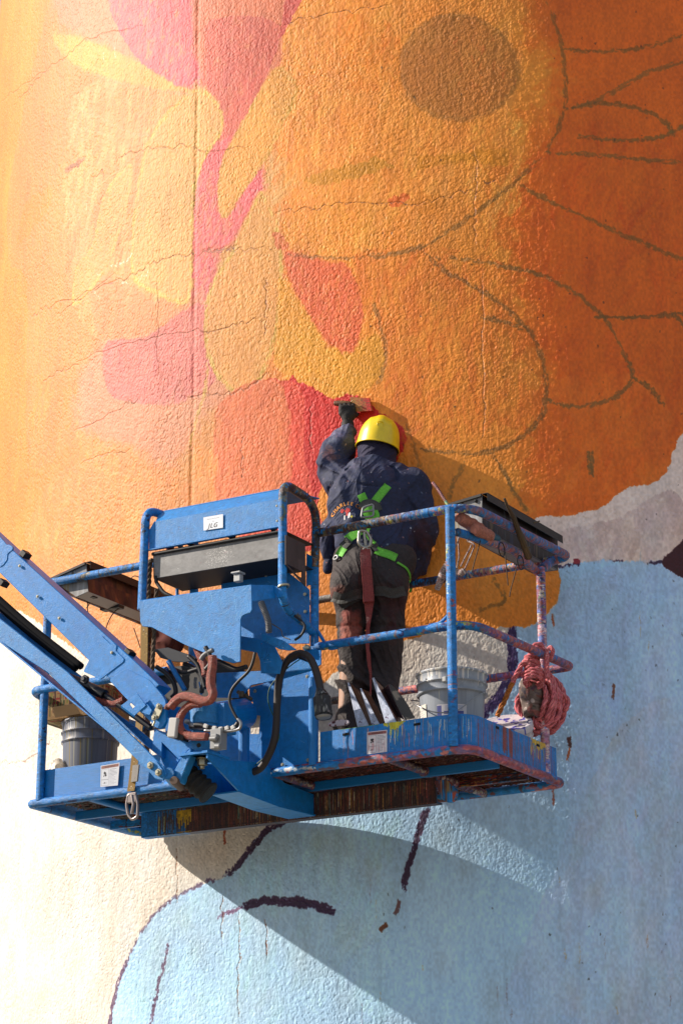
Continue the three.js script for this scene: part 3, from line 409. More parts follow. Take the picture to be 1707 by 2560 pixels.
// ---------------------------------------------------------------- the boom lift
const lift = thing('boom_lift', 'blue boom lift with a railed work platform hanging from its jib', 'boom lift', [1.337, -0.45, 0.1]);
const L = 2.44, D = 0.913, PAL = PAINTS, DARKP = [[120, 40, 36], [150, 52, 44], [70, 30, 34], [40, 30, 48], [170, 120, 60]];
const PINKP = [[188, 92, 86], [172, 74, 72], [150, 80, 106], [112, 92, 150], [206, 120, 110]], DIRT = [[40, 34, 34], [70, 52, 40], [110, 88, 60], [140, 120, 90], [90, 40, 36], [36, 40, 66]];
part('floor_rail', tube([[0, 0, 0], [L, 0, 0], [L, D, 0], [0, D, 0]], 0.022, { closed: true, rad: [0.03, 0.13, 0.05, 0.12] }), railMat([[0, 0.16, 0.05, PAL], [0.2, 0.27, 0.9, PAL], [0.27, 0.36, 2.4, PINKP], [0.36, 0.5, 6, PINKP], [0.5, 0.72, 0.35, DARKP], [0.72, 1, 0.05, PAL]]), lift);
// toe boards: one strip left, one wrapped round the right end
const toeTex = canvasTex(2048, 256, (g, w, h) => {
  g.fillStyle = css(BLUE); g.fillRect(0, 0, w, h); scratches(g, w, h, 60, [180, 205, 228], 0.5, 60);
  const run = (x, y, len, c, wd) => { g.strokeStyle = css(vary(c, 14), rr(0.5, 0.95)); g.lineWidth = wd; g.lineCap = 'round'; let X = x; for (let k = 0; k < 6; k++) { g.beginPath(); g.moveTo(X, y + len * k / 6); X += rr(-2.5, 2.5); g.lineTo(X, y + len * (k + 1) / 6); g.stroke(); } };
  for (let i = 0; i < 90; i++) run(rr(120, 1040), rr(-20, 140), rr(30, 200), [[196, 110, 110], [180, 90, 96], [206, 140, 130], [120, 110, 160]][Math.floor(rnd() * 4)], rr(1, 4));
  for (let i = 0; i < 150; i++) run(rr(1050, 2030), rr(-30, 120), rr(60, 240), [[168, 66, 58], [186, 84, 78], [150, 70, 90], [120, 100, 150]][Math.floor(rnd() * 4)], rr(1.5, 7));
  for (let i = 0; i < 12; i++) run(rr(1330, 1480), rr(-10, 20), rr(160, 230), [150, 56, 42], rr(8, 22));
  for (let i = 0; i < 14; i++) run(rr(300, 1000), rr(0, 60), rr(60, 180), [226, 222, 212], rr(2, 5));
  for (const [x, c, n, ww] of [[500, [196, 190, 46], 26, 70], [1810, [214, 172, 40], 46, 110]]) for (let k = 0; k < n; k++) { const X = x + rr(-ww, ww), e = rnd(); g.fillStyle = css(vary(c, 10)); g.fillRect(X, rr(-4, 8), rr(8, 24), rr(20, 66) * (1.2 - Math.abs(X - x) / ww)); if (e < 0.3) run(X, 30, rr(50, 130), c, rr(3, 8)); }
  specks(g, w, h, 260, PAINTS, 0.8, 3); g.fillStyle = css([90, 140, 60]); g.fillRect(140, 0, 260, 4); mottle(g, w, h, 0.14, 22, 0.1, [90, 40]);
});
toeTex.wrapS = toeTex.wrapT = THREE.ClampToEdgeWrapping;
const TH = 0.163;
part('toe_board', ribbon(fil([[1.66, 0.012, 0], [L - 0.012, 0.012, 0], [L - 0.012, D - 0.04, 0]].map(q), 0.12, 8), 0.012, TH, 0.004), std({ map: toeTex, roughness: 0.45, bumpMap: fineBump, bumpScale: 0.0006 }), lift, 'toe board wrapped round the end, streaked with paint runs');
part('toe_board', ribbon(fil([[0.86, 0.012, 0], [0.012, 0.012, 0], [0.012, D - 0.02, 0]].map(q), 0.03, 5), 0.012, TH, 0.004), M.blue, lift);
for (const [x, y] of [[783, 1750], [981, 1690]]) {}
for (const c of [[1.798,0.008,0.137],[2.17,0.008,0.138]]) part('slot', box(c, [0.034, 0.011, 0.004], [0, 0, 0.05], 0.004), M.blackMatte, lift);  // black plugs paint in the dark of the open slots
for (const c of [[2.43,0.282,0.145],[2.43,0.683,0.141]]) part('slot', box(c, [0.004, 0.012, 0.03], [0, 0, 0], 0.001), M.blackMatte, lift);
// posts
const postMat = railMat([[0, 1, 0.12, PAL]], BLUE, 1024), postPink = railMat([[0, 0.7, 2.2, [[190, 120, 130], [206, 150, 150], [160, 110, 140], [222, 200, 200]]], [0.7, 1, 1.6, PAL]], [96, 120, 190], 1024), cleanBlue = railMat([[0, 1, 0.04, DIRT]], BLUE, 1024);
part('post', tube([[0.062, -0.004, 0.01], [0.068, -0.004, 1.118]], 0.021), cleanBlue, lift);
part('post', tube([[2.362, -0.008, 0.01], [2.362, -0.008, 1.118]], 0.022), postMat, lift);
part('post', tube([[L - 0.02, 0.78, 0.0], [L - 0.02, 0.78, 1.03]], 0.022), postPink, lift);
part('post', tube([[0.03, D - 0.01, 0.02], [0.03, D - 0.01, 1.118]], 0.022), railMat([[0, 1, 1.4, DIRT]], [92, 66, 54], 1024), lift, 'rusty far post');
part('post', tube([[1.634, 0, 0.02], [1.634, 0, 1.0]], 0.02), cleanBlue, lift);
// rails
part('top_rail', tube([[1.634, 0, 1.118], [L + 0.01, 0, 1.118], [L + 0.05, D + 0.03, 1.118], [L - 0.03, D + 0.01, 1.1], [L - 0.02, 0.8, 1.03]], 0.022, { rad: [0, 0.15, 0.055, 0.03, 0] }), railMat([[0, 0.25, 4, DIRT], [0.2, 0.42, 2, [[150, 160, 190], [196, 186, 90], [70, 90, 150], [120, 100, 130], [30, 50, 110], [170, 180, 200], [160, 90, 100]]], [0.42, 1, 2.6, [[150, 84, 92], [120, 96, 130], [90, 104, 156], [176, 100, 96]]]]), lift, 'paint-crusted top rail round the end');
part('mid_rail', tube([[1.634, 0, 0.566], [L + 0.01, 0, 0.566], [L + 0.05, D + 0.03, 0.566], [L - 0.03, D + 0.01, 0.56], [1.25, D, 0.56]], 0.021, { rad: [0, 0.14, 0.055, 0.03, 0] }), railMat([[0, 0.3, 0.7, [[30, 40, 100], [190, 180, 90], [120, 70, 90], [60, 90, 160], [150, 90, 100]]], [0.3, 1, 4.5, PINKP]]), lift);
part('end_rail', tube([[2.384,0.02,1.007], [L, 0.45, 1.03], [2.395,0.84,1.008]], 0.02), railMat([[0, 0.3, 1, [[60, 90, 150], [90, 60, 90]]], [0.25, 1, 3, [[196, 120, 90], [206, 132, 110], [180, 84, 80], [120, 80, 120]]]]), lift, 'lower end rail crusted with salmon paint');
part('top_rail', tube([[1.25, D, 1.1], [L - 0.03, D, 1.1]], 0.021), railMat([[0, 0.5, 3, [[50, 36, 40], [70, 40, 50], [40, 36, 60]]], [0.5, 1, 3, [[200, 130, 130], [190, 100, 100], [206, 180, 120], [120, 60, 80]]]]), lift, 'far top rail');
part('top_rail', tube([[0.95, 0, 1.118], [0.06, 0, 1.118], [0.04, D - 0.01, 1.118]], 0.021, { rad: 0.03 }), railMat([[0, 0.4, 0.5, DIRT], [0.5, 1, 3, DIRT]], BLUE), lift);
part('mid_rail', tube([[0.8, 0.0, 0.566], [0.0, -0.02, 0.566], [-0.03, 0.1, 0.56], [0.02, D, 0.56]], 0.021, { rad: 0.06 }), cleanBlue, lift);
part('mid_rail', tube([[0.03, D, 0.56], [1.25, D, 0.56]], 0.02), railMat([[0, 1, 2, DIRT]], [80, 80, 92]), lift);
part('top_rail', tube([[0.03, D, 1.1], [1.25, D, 1.1]], 0.02), railMat([[0, 1, 2.5, [[130, 124, 116], [90, 84, 80], [160, 150, 140], [70, 60, 60]]]], [110, 106, 104]), lift);
part('rail_brace', [tube([[1.633,0,0.663],[1.653,0,0.639],[1.705,0,0.555],[1.724,0,0.546],[1.759,0,0.547]], 0.008, { rad: 0.015 }), tube([[2.346,0,0.652],[2.344,0,0.618],[2.303,0,0.587],[2.276,0,0.583],[2.242,0,0.584]], 0.008, { rad: 0.015 })], M.blue, lift);
// floor: clogged expanded metal, cross tubes, beams
const crust = canvasTex(1024, 512, (g, w, h) => { g.fillStyle = 'rgb(74,34,30)'; g.fillRect(0, 0, w, h); g.fillStyle = 'rgb(88,86,84)'; g.fillRect(0, 0, 300, h); specks(g, w, h, 5000, [[120, 44, 36], [60, 26, 26], [40, 30, 32], [150, 60, 44], [96, 66, 44], [150, 130, 100]], 1, 6); mottle(g, w, h, 0.4, 6); });
const crustM = std({ map: crust, roughness: 0.7, bumpMap: fineBump, bumpScale: 0.003 });
{
  const sheet = new THREE.BoxGeometry(L - 0.16, 0.006, 0.83); sheet.translate(L / 2, 0.03, -0.475); part('floor_sheet', sheet, crustM, lift);
  const gs = [], px = 0.046, pz = 0.024, c = new THREE.BoxGeometry(0.027, 0.006, 0.0045);
  for (let i = 0, x = 0.1; x < L - 0.1; x += px / 2, i++) for (let z = 0.08; z < D - 0.04; z += pz) for (const s of [-1, 1]) { const g = c.clone(); g.rotateZ(rr(-0.2, 0.2)); g.rotateY(s * (i % 2 ? -1 : 1) * 0.47); g.translate(x, 0.018 + rr(-0.004, 0.004), -(z + (s > 0 ? 0 : pz / 2))); gs.push(prep(g)); }
  const g = mergeGeometries(gs), p = g.attributes.position, uv = g.attributes.uv; for (let i = 0; i < p.count; i++) uv.setXY(i, p.getX(i) / L, -p.getZ(i) / D);
  const m = part('floor_mesh', g, crustM, lift); m.userData.kind = 'stuff';
}
const ringTube = (a, b, r) => [sweep([q(a), q(b)], r), ...Array.from({ length: 12 }, (_, k) => { const t = 0.35 + k * 0.045 + rr(-0.01, 0.01), c = a.map((x, i) => x + (b[i] - x) * t); return sweep(crv([0, 1, 2, 3, 4, 5].map((i) => { const e = i / 6 * Math.PI * 2; return q([c[0] + Math.cos(e) * (r + 0.002), c[1] + rr(-0.003, 0.003), c[2] + Math.sin(e) * (r + 0.002)]); }), 4, true).slice(0, -1), rr(0.002, 0.005), { seg: 5, closed: true }); })];
const ringMat = railMat([[0, 1, 1.6, [[150, 70, 70], [120, 84, 120], [190, 180, 160], [90, 60, 60], [60, 80, 130]]]], [96, 84, 130], 512);
for (const u of [0.36]) part('cross_tube', sweep([q([u, 0, -0.004]), q([u, D, -0.004])], 0.02), M.blue, lift);
for (const [a, b] of [[[1.42, 0, -0.004], [1.42, D, -0.004]], [[2.03, 0, -0.004], [2.03, D, -0.004]]]) part('cross_tube', ringTube(a, b, 0.02), ringMat, lift, 'cross tube ringed with dried paint drips');
for (const v of [0.33, 0.62]) part('floor_beam', box([L / 2, v, -0.008], [L - 0.06, 0.045, 0.016]), v < 0.5 ? M.blue : std({ map: railTex([[0, 0.6, 0.4, DARKP], [0.6, 1, 3, DARKP]], 1024, 64, BLUE), roughness: 0.5 }), lift);
const chTex = canvasTex(2048, 128, (g, w, h) => {
  g.fillStyle = 'rgb(52,34,36)'; g.fillRect(0, 0, w, h);
  g.fillStyle = css(BLUE); g.fillRect(0, 0, 330, h);
  for (let i = 0; i < 900; i++) { const x = rr(120, w); g.fillStyle = css(vary([[84, 34, 28], [110, 48, 34], [60, 30, 34], [36, 30, 44], [120, 70, 40], [74, 40, 50]][Math.floor(rnd() * 6)], 14), 0.6); g.fillRect(x, rr(-20, 60), rr(2, 9), rr(20, 140)); }
  for (let i = 0; i < 210; i++) { const x = rr(700, w - 60); g.fillStyle = css(vary([[170, 132, 60], [150, 110, 50], [190, 180, 150], [80, 120, 110], [160, 70, 60]][Math.floor(rnd() * 5)], 16), 0.85); const y = rr(0, 40); g.fillRect(x, y, rr(1.5, 5), rr(20, 110)); }
  for (const x of [130, 168]) { g.fillStyle = 'rgb(150,160,110)'; g.fillRect(x, 30, 7, 90); }
  for (let k = 0; k < 12; k++) { g.fillStyle = 'rgb(186,148,26)'; g.fillRect(260 + k * 9, 8, 10, 40 + (k * 37 % 5) * 16); }
  mottle(g, w, h, 0.4, 8, 0.3, [30, 200]);
});
const CH0 = [0.412,0.36,-.142], CH1 = [2.071,0.36,-.142];
part('main_channel', [ribbon([q([CH0[0], 0.36, 0]), q([CH1[0], 0.36, 0])], CH0[2], CH0[2] + 0.112, 0.008), ribbon([q([CH0[0], 0.385, 0]), q([CH1[0], 0.385, 0])], CH0[2] - 0.007, CH0[2] + 0.001, 0.05)], std({ map: chTex, roughness: 0.5, bumpMap: fineBump, bumpScale: 0.002 }), lift, 'floor channel covered in dripped paint');
part('end_bracket', plate([[2.073,0.33,-.051],[2.143,0.33,-.052],[2.193,0.33,-.112],[2.175,0.33,-.155],[2.147,0.33,-.162],[2.108,0.33,-.135]], 0.02, { rad: 0.012 }), railMat([[0, 1, 1.2, DARKP]], BLUE, 512), lift);

// support panel with the column, where the jib carries the platform
part('support_panel', plate([[1.276,-.002,0.42],[1.614,-.002,0.46],[1.619,-.002,-.001],[1.276,-.002,0.014]], 0.006, { holes: [[[1.281,-.002,0.353],[1.299,-.002,0.351],[1.3,-.002,0.289],[1.342,-.002,0.278],[1.334,-.002,0.19],[1.283,-.002,0.196]]], rad: 0 }), M.blue, lift);
part('panel_backing', box([1.45, 0.06, 0.3], [0.26, 0.5, 0.01]), M.black, lift);  // black sheet added to paint the shaded inside of the panel cutout
part('lower_panel', plate([[1.016,0,0.376],[1.276,0,0.373],[1.277,0,0.016],[1.023,0,0.03]], 0.006), M.blue, lift);
part('column', [rod([1.288,-.06,0.344], [1.29,-.06,-.004], 0.026, 0.026, 20)], M.blue, lift);
part('column', [rod([1.633,-.012,0.419], [1.636,-.012,0.006], 0.02)], M.blue, lift);
part('upper_panel', plate([[1.127,-.03,0.956],[1.256,-.03,0.965],[1.492,-.03,0.952],[1.606,-.03,0.856],[1.623,-.03,0.837],[1.624,-.03,0.578],[1.133,-.03,0.647]], 0.006), M.blue, lift);
part('panel_bracket', plate([[1.599,-.02,1.022],[1.634,-.02,1],[1.635,-.02,0.863],[1.606,-.02,0.865],[1.6,-.02,0.86]], 0.01), M.blue, lift);
part('corner_plate', [plate([[1.591,-.05,0.544],[1.644,-.05,0.545],[1.699,-.05,0.532],[1.699,-.05,0.465],[1.681,-.05,0.456],[1.651,-.05,0.468]], 0.008, { holes: [{ c: [1.676,-.05,0.509], r: 0.012 }] })], M.blue, lift);
part('mount_plate', plate([[1.382,-.24,0.6],[1.482,-.24,0.572],[1.565,-.24,0.531],[1.61,-.24,0.445],[1.596,-.24,0.392],[1.496,-.24,0.409],[1.491,-.24,0.467],[1.474,-.24,0.509],[1.385,-.24,0.536]], 0.008), M.blueWorn, lift);
part('mount_skirt', plate([[1.156,-.1,0.485],[1.505,-.1,0.453],[1.609,-.1,0.493],[1.68,-.1,0.459],[1.681,-.1,0.427],[1.514,-.1,0.408],[1.35,-.1,0.401],[1.341,-.1,0.391],[1.295,-.1,0.349],[1.158,-.1,0.367]], 0.008, { rad: 0.004 }), M.blue, lift);
part('guard_plate', plate([[1.535,-.3,0.58],[1.575,-.3,0.561],[1.654,-.3,0.527],[1.724,-.3,0.474],[1.679,-.3,0.477],[1.631,-.3,0.49],[1.538,-.3,0.546]], 0.01, { rad: 0.006 }), M.blueWorn, lift);
part('valve_cover', plate([[0.679,0.02,0.575],[0.823,0.02,0.586],[1.08,0.02,0.585],[1.23,0.02,0.516],[1.262,0.02,0.349],[1.08,0.02,0.35],[0.838,0.02,0.358],[0.683,0.02,0.453]], 0.008), M.black, lift);  // added black plate: shade and black parts behind the hoses, put in as colour

// console: hoops, cover, box
const hoopMat = railMat([[0, 0.55, 0.06, DIRT], [0.55, 1, 2.2, DIRT]], BLUE, 1024);
part('hoop', tube([[1.632, -0.0, 0.63], [1.64, -0.1, 0.66], [1.635,-.28,0.695], [1.634,-.28,1.291], [1.645, 0.0, 1.262], [1.634, 0, 0.95]], 0.021, { rad: [0, 0.04, 0.09, 0.07, 0.12, 0], n: 9 }), hoopMat, lift);
part('hoop', tube([[0.847,-.28,0.795], [0.857,-.28,1.296], [0.95, 0, 1.262], [0.95, 0, 0.56]], 0.021, { rad: [0, 0.07, 0.12, 0], n: 9 }), cleanBlue, lift);
part('hoop_clamp', sweep(crv([0, 1, 2, 3, 4, 5].map((i) => { const c = [1.641,-.28,0.787], e = i / 6 * Math.PI * 2; return q([c[0] + Math.cos(e) * 0.024, c[1] + Math.sin(e) * 0.024, c[2] + 0.006 * Math.cos(e)]); }), 4, true).slice(0, -1), 0.006, { seg: 6, closed: true }), M.zinc, lift);
const cover = part('console_cover', [plate([[0.918,-.285,1.22], [1.616,-.285,1.213],[1.617,-.285,1.08],[0.923,-.285,1.087]], 0.005), plate([[0.916,-.283,1.221],[1.614,-.283,1.213], [1.574,-.2,1.292],[0.876,-.2,1.296]], 0.005), plate([[0.876,-.2,1.296],[1.574,-.2,1.292], [1.66, 0.0, 1.285], [0.96, 0.0, 1.29]], 0.005), plate([[0.874,-.287,1.087],[0.925,-.287,1.087],[1.618,-.287,1.081],[1.618,-.287,1.076],[0.925,-.287,1.081],[0.874,-.287,1.083]], 0.02)], M.blueWorn, lift);
part('end_tab', plate([[0.874,-.275,1.187],[0.902,-.275,1.226],[0.913,-.275,1.224],[0.917,-.275,1.091],[0.876,-.275,1.091]], 0.006, { holes: [{ c: [0.904,-.275,1.183], r: 0.005 }, { c: [0.902,-.275,1.115], r: 0.005 }] }), M.blue, cover);
const decal = (pts, draw, w, h) => { const [a, b, c, d] = pts.map(q), g = new THREE.BufferGeometry(); g.setAttribute('position', new THREE.Float32BufferAttribute([a, b, c, d].flatMap((p) => [p.x, p.y, p.z]), 3)); g.setAttribute('uv', new THREE.Float32BufferAttribute([0, 1, 1, 1, 1, 0, 0, 0], 2)); g.setIndex([0, 2, 1, 0, 3, 2]); g.computeVertexNormals(); const t = canvasTex(w, h, draw); t.wrapS = t.wrapT = THREE.ClampToEdgeWrapping; return [g, std({ map: t, roughness: 0.4 })]; };
part('maker_label', ...decal([[1.197,-.29,1.192],[1.309,-.29,1.19],[1.31,-.29,1.122],[1.199,-.29,1.126]], (g, w, h) => {
  g.fillStyle = '#e9eef4'; g.fillRect(0, 0, w, h); g.fillStyle = '#6b7080'; g.textAlign = 'center'; g.font = '40px sans-serif'; g.fillText('Manufactured', w / 2, 66); g.fillText('by', w / 2, 116);
  g.fillStyle = '#14161c'; g.save(); g.transform(1, 0, -0.25, 1, 44, 0); g.font = 'bold 124px sans-serif'; g.fillText('JLG', w / 2, 228); g.restore(); g.strokeStyle = '#9aa6b4'; g.lineWidth = 4; g.strokeRect(3, 3, w - 6, h - 6);
}, 400, 260), cover, 'white maker label');
const cb = (f, b) => [...f, ...b];
const F = [[0.892,-.262,1.066],[1.636,-.262,1.058],[1.637,-.262,0.935],[0.932,-.262,0.945]], boxGeo = (() => { // grey console with a sloping underside
  const [a, b, c, d] = F, k = 0.25, lift2 = 0.05, A = [...a], B = [...b], A2 = [a[0], a[1] + k, a[2]], B2 = [b[0], b[1] + k, b[2]], C2 = [c[0], c[1] + k, c[2] - 0.0], D2 = [a[0], d[1] + k, d[2]];
  return [plate([A, B, c, [a[0] + 0.012, d[1], d[2]]], 0.004), plate([A, A2, D2, [a[0] + 0.012, d[1], d[2]]], 0.004), plate([[a[0] + 0.012, d[1], d[2] + 0.001], [c[0], c[1], c[2] + 0.001], C2, D2], 0.004), plate([A, B, B2, A2], 0.004)];
})();
const greyTex = canvasTex(1024, 256, (g, w, h) => { g.fillStyle = 'rgb(118,118,117)'; g.fillRect(0, 0, w, h); for (let i = 0; i < 400; i++) { g.fillStyle = css([216, 214, 206], rr(0.4, 0.9)); const x = 520 + (rnd() + rnd() - 1) * 120, y = 128 + (rnd() + rnd() - 1) * 130; g.fillRect(x, y, rr(1, 4), rr(2, 8)); } specks(g, w, h, 160, [[190, 186, 180], [60, 56, 60], [150, 80, 90]], 0.8, 2.6); mottle(g, w, h, 0.16, 40, 0.2, [260, 300]); });
const conFront = std({ map: greyTex, roughness: 0.5, metalness: 0.2 }), conDark = std({ color: 0x141416, roughness: 0.6 });
const con = part('control_console', boxGeo.slice(1), conDark, lift);
part('front_face', (() => { const g = boxGeo[0], p = g.attributes.position, uv = g.attributes.uv; let x0 = 1e9, x1 = -1e9, y0 = 1e9, y1 = -1e9; for (let i = 0; i < p.count; i++) { x0 = Math.min(x0, p.getX(i)); x1 = Math.max(x1, p.getX(i)); y0 = Math.min(y0, p.getY(i)); y1 = Math.max(y1, p.getY(i)); } for (let i = 0; i < p.count; i++) uv.setXY(i, (p.getX(i) - x0) / (x1 - x0), (p.getY(i) - y0) / (y1 - y0)); return g; })(), conFront, con);
part('top_lip', sweep([q(F[0].map((x, i) => x + [0, -0.006, 0][i])), q(F[1].map((x, i) => x + [0, -0.006, 0][i]))], 0.009, { seg: 6 }), M.black, con);
part('side_bracket', plate([[1.665,-.3,1.025],[1.665,-.131,1.026],[1.665,-.127,0.823],[1.665,-.298,0.884]], 0.006, { holes: [[[1.665,-.295,0.889],[1.665,-.157,0.89],[1.665,-.157,0.854],[1.665,-.196,0.855]]] }), std({ map: greyTex, color: 0x9a8484, roughness: 0.6 }), con);
part('side_bracket', tube([[0.911,-.26,0.956],[0.911,-.26,0.928],[0.957,-.26,0.867],[1.002,-.26,0.842]], 0.009, { rad: 0.02 }), M.black, con);
for (const [p, c, r] of [[[0.946,-.2,1.098], 0x7a1616, 0.016], [[1.005,-.2,1.099], 0xa8a8a0, 0.011], [[1.065,-.2,1.1], 0x3a3a3a, 0.014], [[1.298,-.2,1.1], 0x111111, 0.016], [[1.531,-.2,1.101], 0x0a0a0a, 0.016]]) part('control_knob', [rod([p[0], p[1], p[2] - 0.05], p, r * 0.7), rod(p, [p[0], p[1], p[2] + 0.014], r * 1.25)], std({ color: c, roughness: 0.45 }), con);
part('socket', [box([1.365,-.24,0.904], [0.05, 0.008, 0.05]), box([1.367,-.24,0.878], [0.036, 0.034, 0.03])], M.white, con);
part('support_bar', tube([[0.921,-.1,0.932],[0.922,-.1,0.894]], 0.008), M.blue, con);
part('cover_plate', plate([[0.964,-.46,0.777],[1.584,-.46,0.76],[1.589,-.46,0.641],[1.579,-.46,0.629],[1.555,-.46,0.627],[1.536,-.46,0.62],[1.528,-.46,0.606],[1.529,-.46,0.409],[1.49,-.46,0.408],[1.437,-.46,0.427],[1.229,-.46,0.528],[1.037,-.46,0.64],[0.986,-.46,0.651],[0.972,-.46,0.674]], 0.008, { holes: [{ c: [1.509,-.46,0.6], r: 0.0115 }, { c: [1.475,-.46,0.464], r: 0.0125 }] }), M.blueWorn, lift, 'large sunlit blue plate below the console');
part('cover_flange', [plate([[1.584,-.458,0.762],[1.585,-.458,0.68], [1.617,-.3,0.735],[1.596,-.3,0.794]], 0.005), plate([[0.965,-.457,0.78],[1.581,-.457,0.762], [1.514,-.36,0.776],[0.906,-.36,0.797]], 0.005), plate([[1.596,-.3,0.794],[1.634,-.3,0.781],[1.643,-.3,0.732],[1.62,-.3,0.732],[1.601,-.3,0.761]], 0.008)], M.blue, lift);

// jib: two arms, knuckle plates, head and rotator
const bev = (pts, v, d, o = {}) => plate(pts, d, { bevel: 0.003, ...o });
const arm = part('jib_arm', bev([[-.08,-.56,1.427],[-.016,-.56,1.371],[0.278,-.56,1.11],[1.04,-.56,0.441],[1.16,-.56,0.33],[1.049,-.56,0.256],[0.752,-.56,0.503],[0.206,-.56,1.006],[-.129,-.56,1.315]], -0.56, 0.1), M.blue, lift);
part('knuckle_plate', plate([[0.098,-.563,1.295],[0.215,-.563,1.172],[0.247,-.563,1.138],[0.257,-.563,1.139],[0.283,-.563,1.124],[0.281,-.563,1.107],[0.252,-.563,1.094],[0.251,-.563,1.064],[0.23,-.563,1.041],[0.207,-.563,1.031],[0.095,-.563,1.076]], 0.01, { rad: 0.008 }), M.blue, arm);
part('overlap_plate', plate([[0.828,-.564,0.606],[0.883,-.564,0.557],[0.898,-.564,0.561],[0.919,-.564,0.544],[0.913,-.564,0.523],[0.963,-.564,0.476],[0.958,-.564,0.462],[0.832,-.564,0.397],[0.731,-.564,0.447]], 0.008, { rad: 0.006, holes: [{ c: [0.794,-.564,0.441], r: 0.006 }, { c: [0.813,-.564,0.413], r: 0.007 }] }), M.blue, arm);
for (const c of [[0.336,-.53,1.083],[0.969,-.53,0.509],[0.208,-.53,0.961]]) part('lug', box(c, [0.036, 0.03, 0.05], [0, 0, -0.75]), M.black, arm);
part('arm_end', plate([[0.879,-.562,0.388],[0.972,-.562,0.431],[1.107,-.562,0.359],[1.179,-.562,0.279],[1.199,-.562,0.25],[1.202,-.562,0.156],[1.184,-.562,0.129],[1.156,-.562,0.128],[1.134,-.562,0.144],[1.123,-.562,0.16],[0.97,-.562,0.297]], 0.02, { rad: 0.012 }), M.blue, arm);
const link = part('jib_link', [bev([[-.196,-.565,1.016],[-.15,-.565,1.061],[0.642,-.565,0.456],[1.2,-.565,-.054],[1.216,-.565,-.087],[1.196,-.565,-.114],[1.154,-.565,-.102],[1.104,-.565,-.052],[0.522,-.565,0.471],[-.207,-.565,0.947]], 0, 0.012), bev([[-.308,-.44,1.105],[-.261,-.44,1.143],[0.543,-.44,0.528],[0.678,-.44,0.424],[0.771,-.44,0.307],[0.927,-.44,0.199],[1.095,-.44,0.066],[1.089,-.44,0.026],[0.892,-.44,0.179],[0.422,-.44,0.532],[-.321,-.44,1.061]], 0, 0.012)], M.blueWorn, lift);
part('link_web', plate([[-.193,-.565,0.977],[0.522,-.565,0.479],[1.103,-.565,-.037], [1.011,-.44,0.029],[0.421,-.44,0.55],[-.305,-.44,1.058]], 0.008), M.blue, link);
const linkShadeM = new THREE.MeshPhysicalMaterial({ color: 0x121317, roughness: 0.9, specularIntensity: 0.3 });
for (const [a, b] of [[[-.002,-.44,1.013], [0.624,-.44,0.512]], [[0.009,-.45,0.973], [0.602,-.45,0.503]]]) part('hose_run', sweep(crv([q(a), q(a).lerp(q(b), 0.5).add(V(0, -0.012, 0)), q(b)], 10), 0.017, { seg: 10 }), linkShadeM, lift);  // made-up dark runs stand in for the shaded inside of the link
for (const c of [[1.135,-.568,-.041],[1.18,-.568,-.078]]) part('pin', hexBolt(c, [0, -1, 0], 0.018, 0.016), M.zinc, link);
part('pin_plate', plate([[1.111,-.572,-.019],[1.128,-.572,-.012],[1.164,-.572,-.025],[1.2,-.572,-.069],[1.206,-.572,-.096],[1.181,-.572,-.096],[1.151,-.572,-.081],[1.116,-.572,-.054]], 0.006, { rad: 0.008 }), M.blueWorn, link);
part('pin_link', [plate([[1.162,-.575,0.237],[1.19,-.575,0.231],[1.189,-.575,0.205],[1.167,-.575,0.166],[1.139,-.575,0.171],[1.135,-.575,0.191]], 0.006, { rad: 0.008 }), ...hexBolt([1.175,-.575,0.224], [0, -1, 0], 0.014, 0.012), ...hexBolt([1.153,-.575,0.174], [0, -1, 0], 0.016, 0.012), rod([1.152,-.575,0.159], [1.141,-.575,0.137], 0.005)], M.zinc, arm);
part('hose_bracket', [plate([[0.972,-.59,0.251],[1.061,-.59,0.297],[1.111,-.59,0.234],[1.047,-.59,0.193]], 0.004, { holes: [[[1.017,-.59,0.253],[1.034,-.59,0.261],[1.056,-.59,0.24],[1.037,-.59,0.226]]] }), plate([[0.972,-.59,0.251],[1.047,-.59,0.193], [1.02,-.55,0.196],[0.941,-.55,0.252]], 0.004), plate([[1.053,-.585,0.219],[1.116,-.585,0.241],[1.142,-.585,0.208],[1.128,-.585,0.187],[1.071,-.585,0.211]], 0.005, { rad: 0.006 })], M.blue, arm);
part('jib_cylinder', [rod([0.581,-.5,0.454], [0.814,-.5,0.339], 0.026), rod([0.814,-.5,0.339], [1.079,-.5,0.151], 0.014)], std({ color: 0x15171c, roughness: 0.35 }), lift);
part('pin', hexBolt([0.736,-.545,0.411], [0, -1, 0], 0.022, 0.02), std({ color: 0x222630, roughness: 0.5 }), arm);
part('jib_head', [bev([[1.093,-.5,0.148],[1.167,-.5,0.118],[1.302,-.5,0.058],[1.3,-.5,0.037],[1.237,-.5,-.015],[1.14,-.5,0.077],[1.139,-.5,0.011],[1.084,-.5,0.05]], 0, 0.05), bev([[1.095,-.47,0.102],[1.216,-.47,-.007],[1.203,-.47,-.032],[1.187,-.47,-.068],[1.139,-.47,-.039],[1.115,-.47,0.006]], 0, 0.06), bev([[1.109,-.44,0.263],[1.273,-.44,0.233],[1.277,-.44,0.072],[1.113,-.44,0.134]], 0, 0.05)], M.blue, lift);
part('head_arm', bev([[1.323,-.53,0.029],[1.315,-.53,-.014],[1.286,-.53,-.071],[1.26,-.53,-.129],[1.205,-.53,-.105],[1.224,-.53,-.078],[1.254,-.53,-.031],[1.286,-.53,0.003]], 0, 0.05, { rad: 0.012, holes: [{ c: [1.28,-.53,-.023], r: 0.012 }] }), M.blueWorn, lift);
part('head_boss', rod([1.217,-.555,-.082], [1.175,-.44,-.098], 0.028), M.blueWorn, lift);
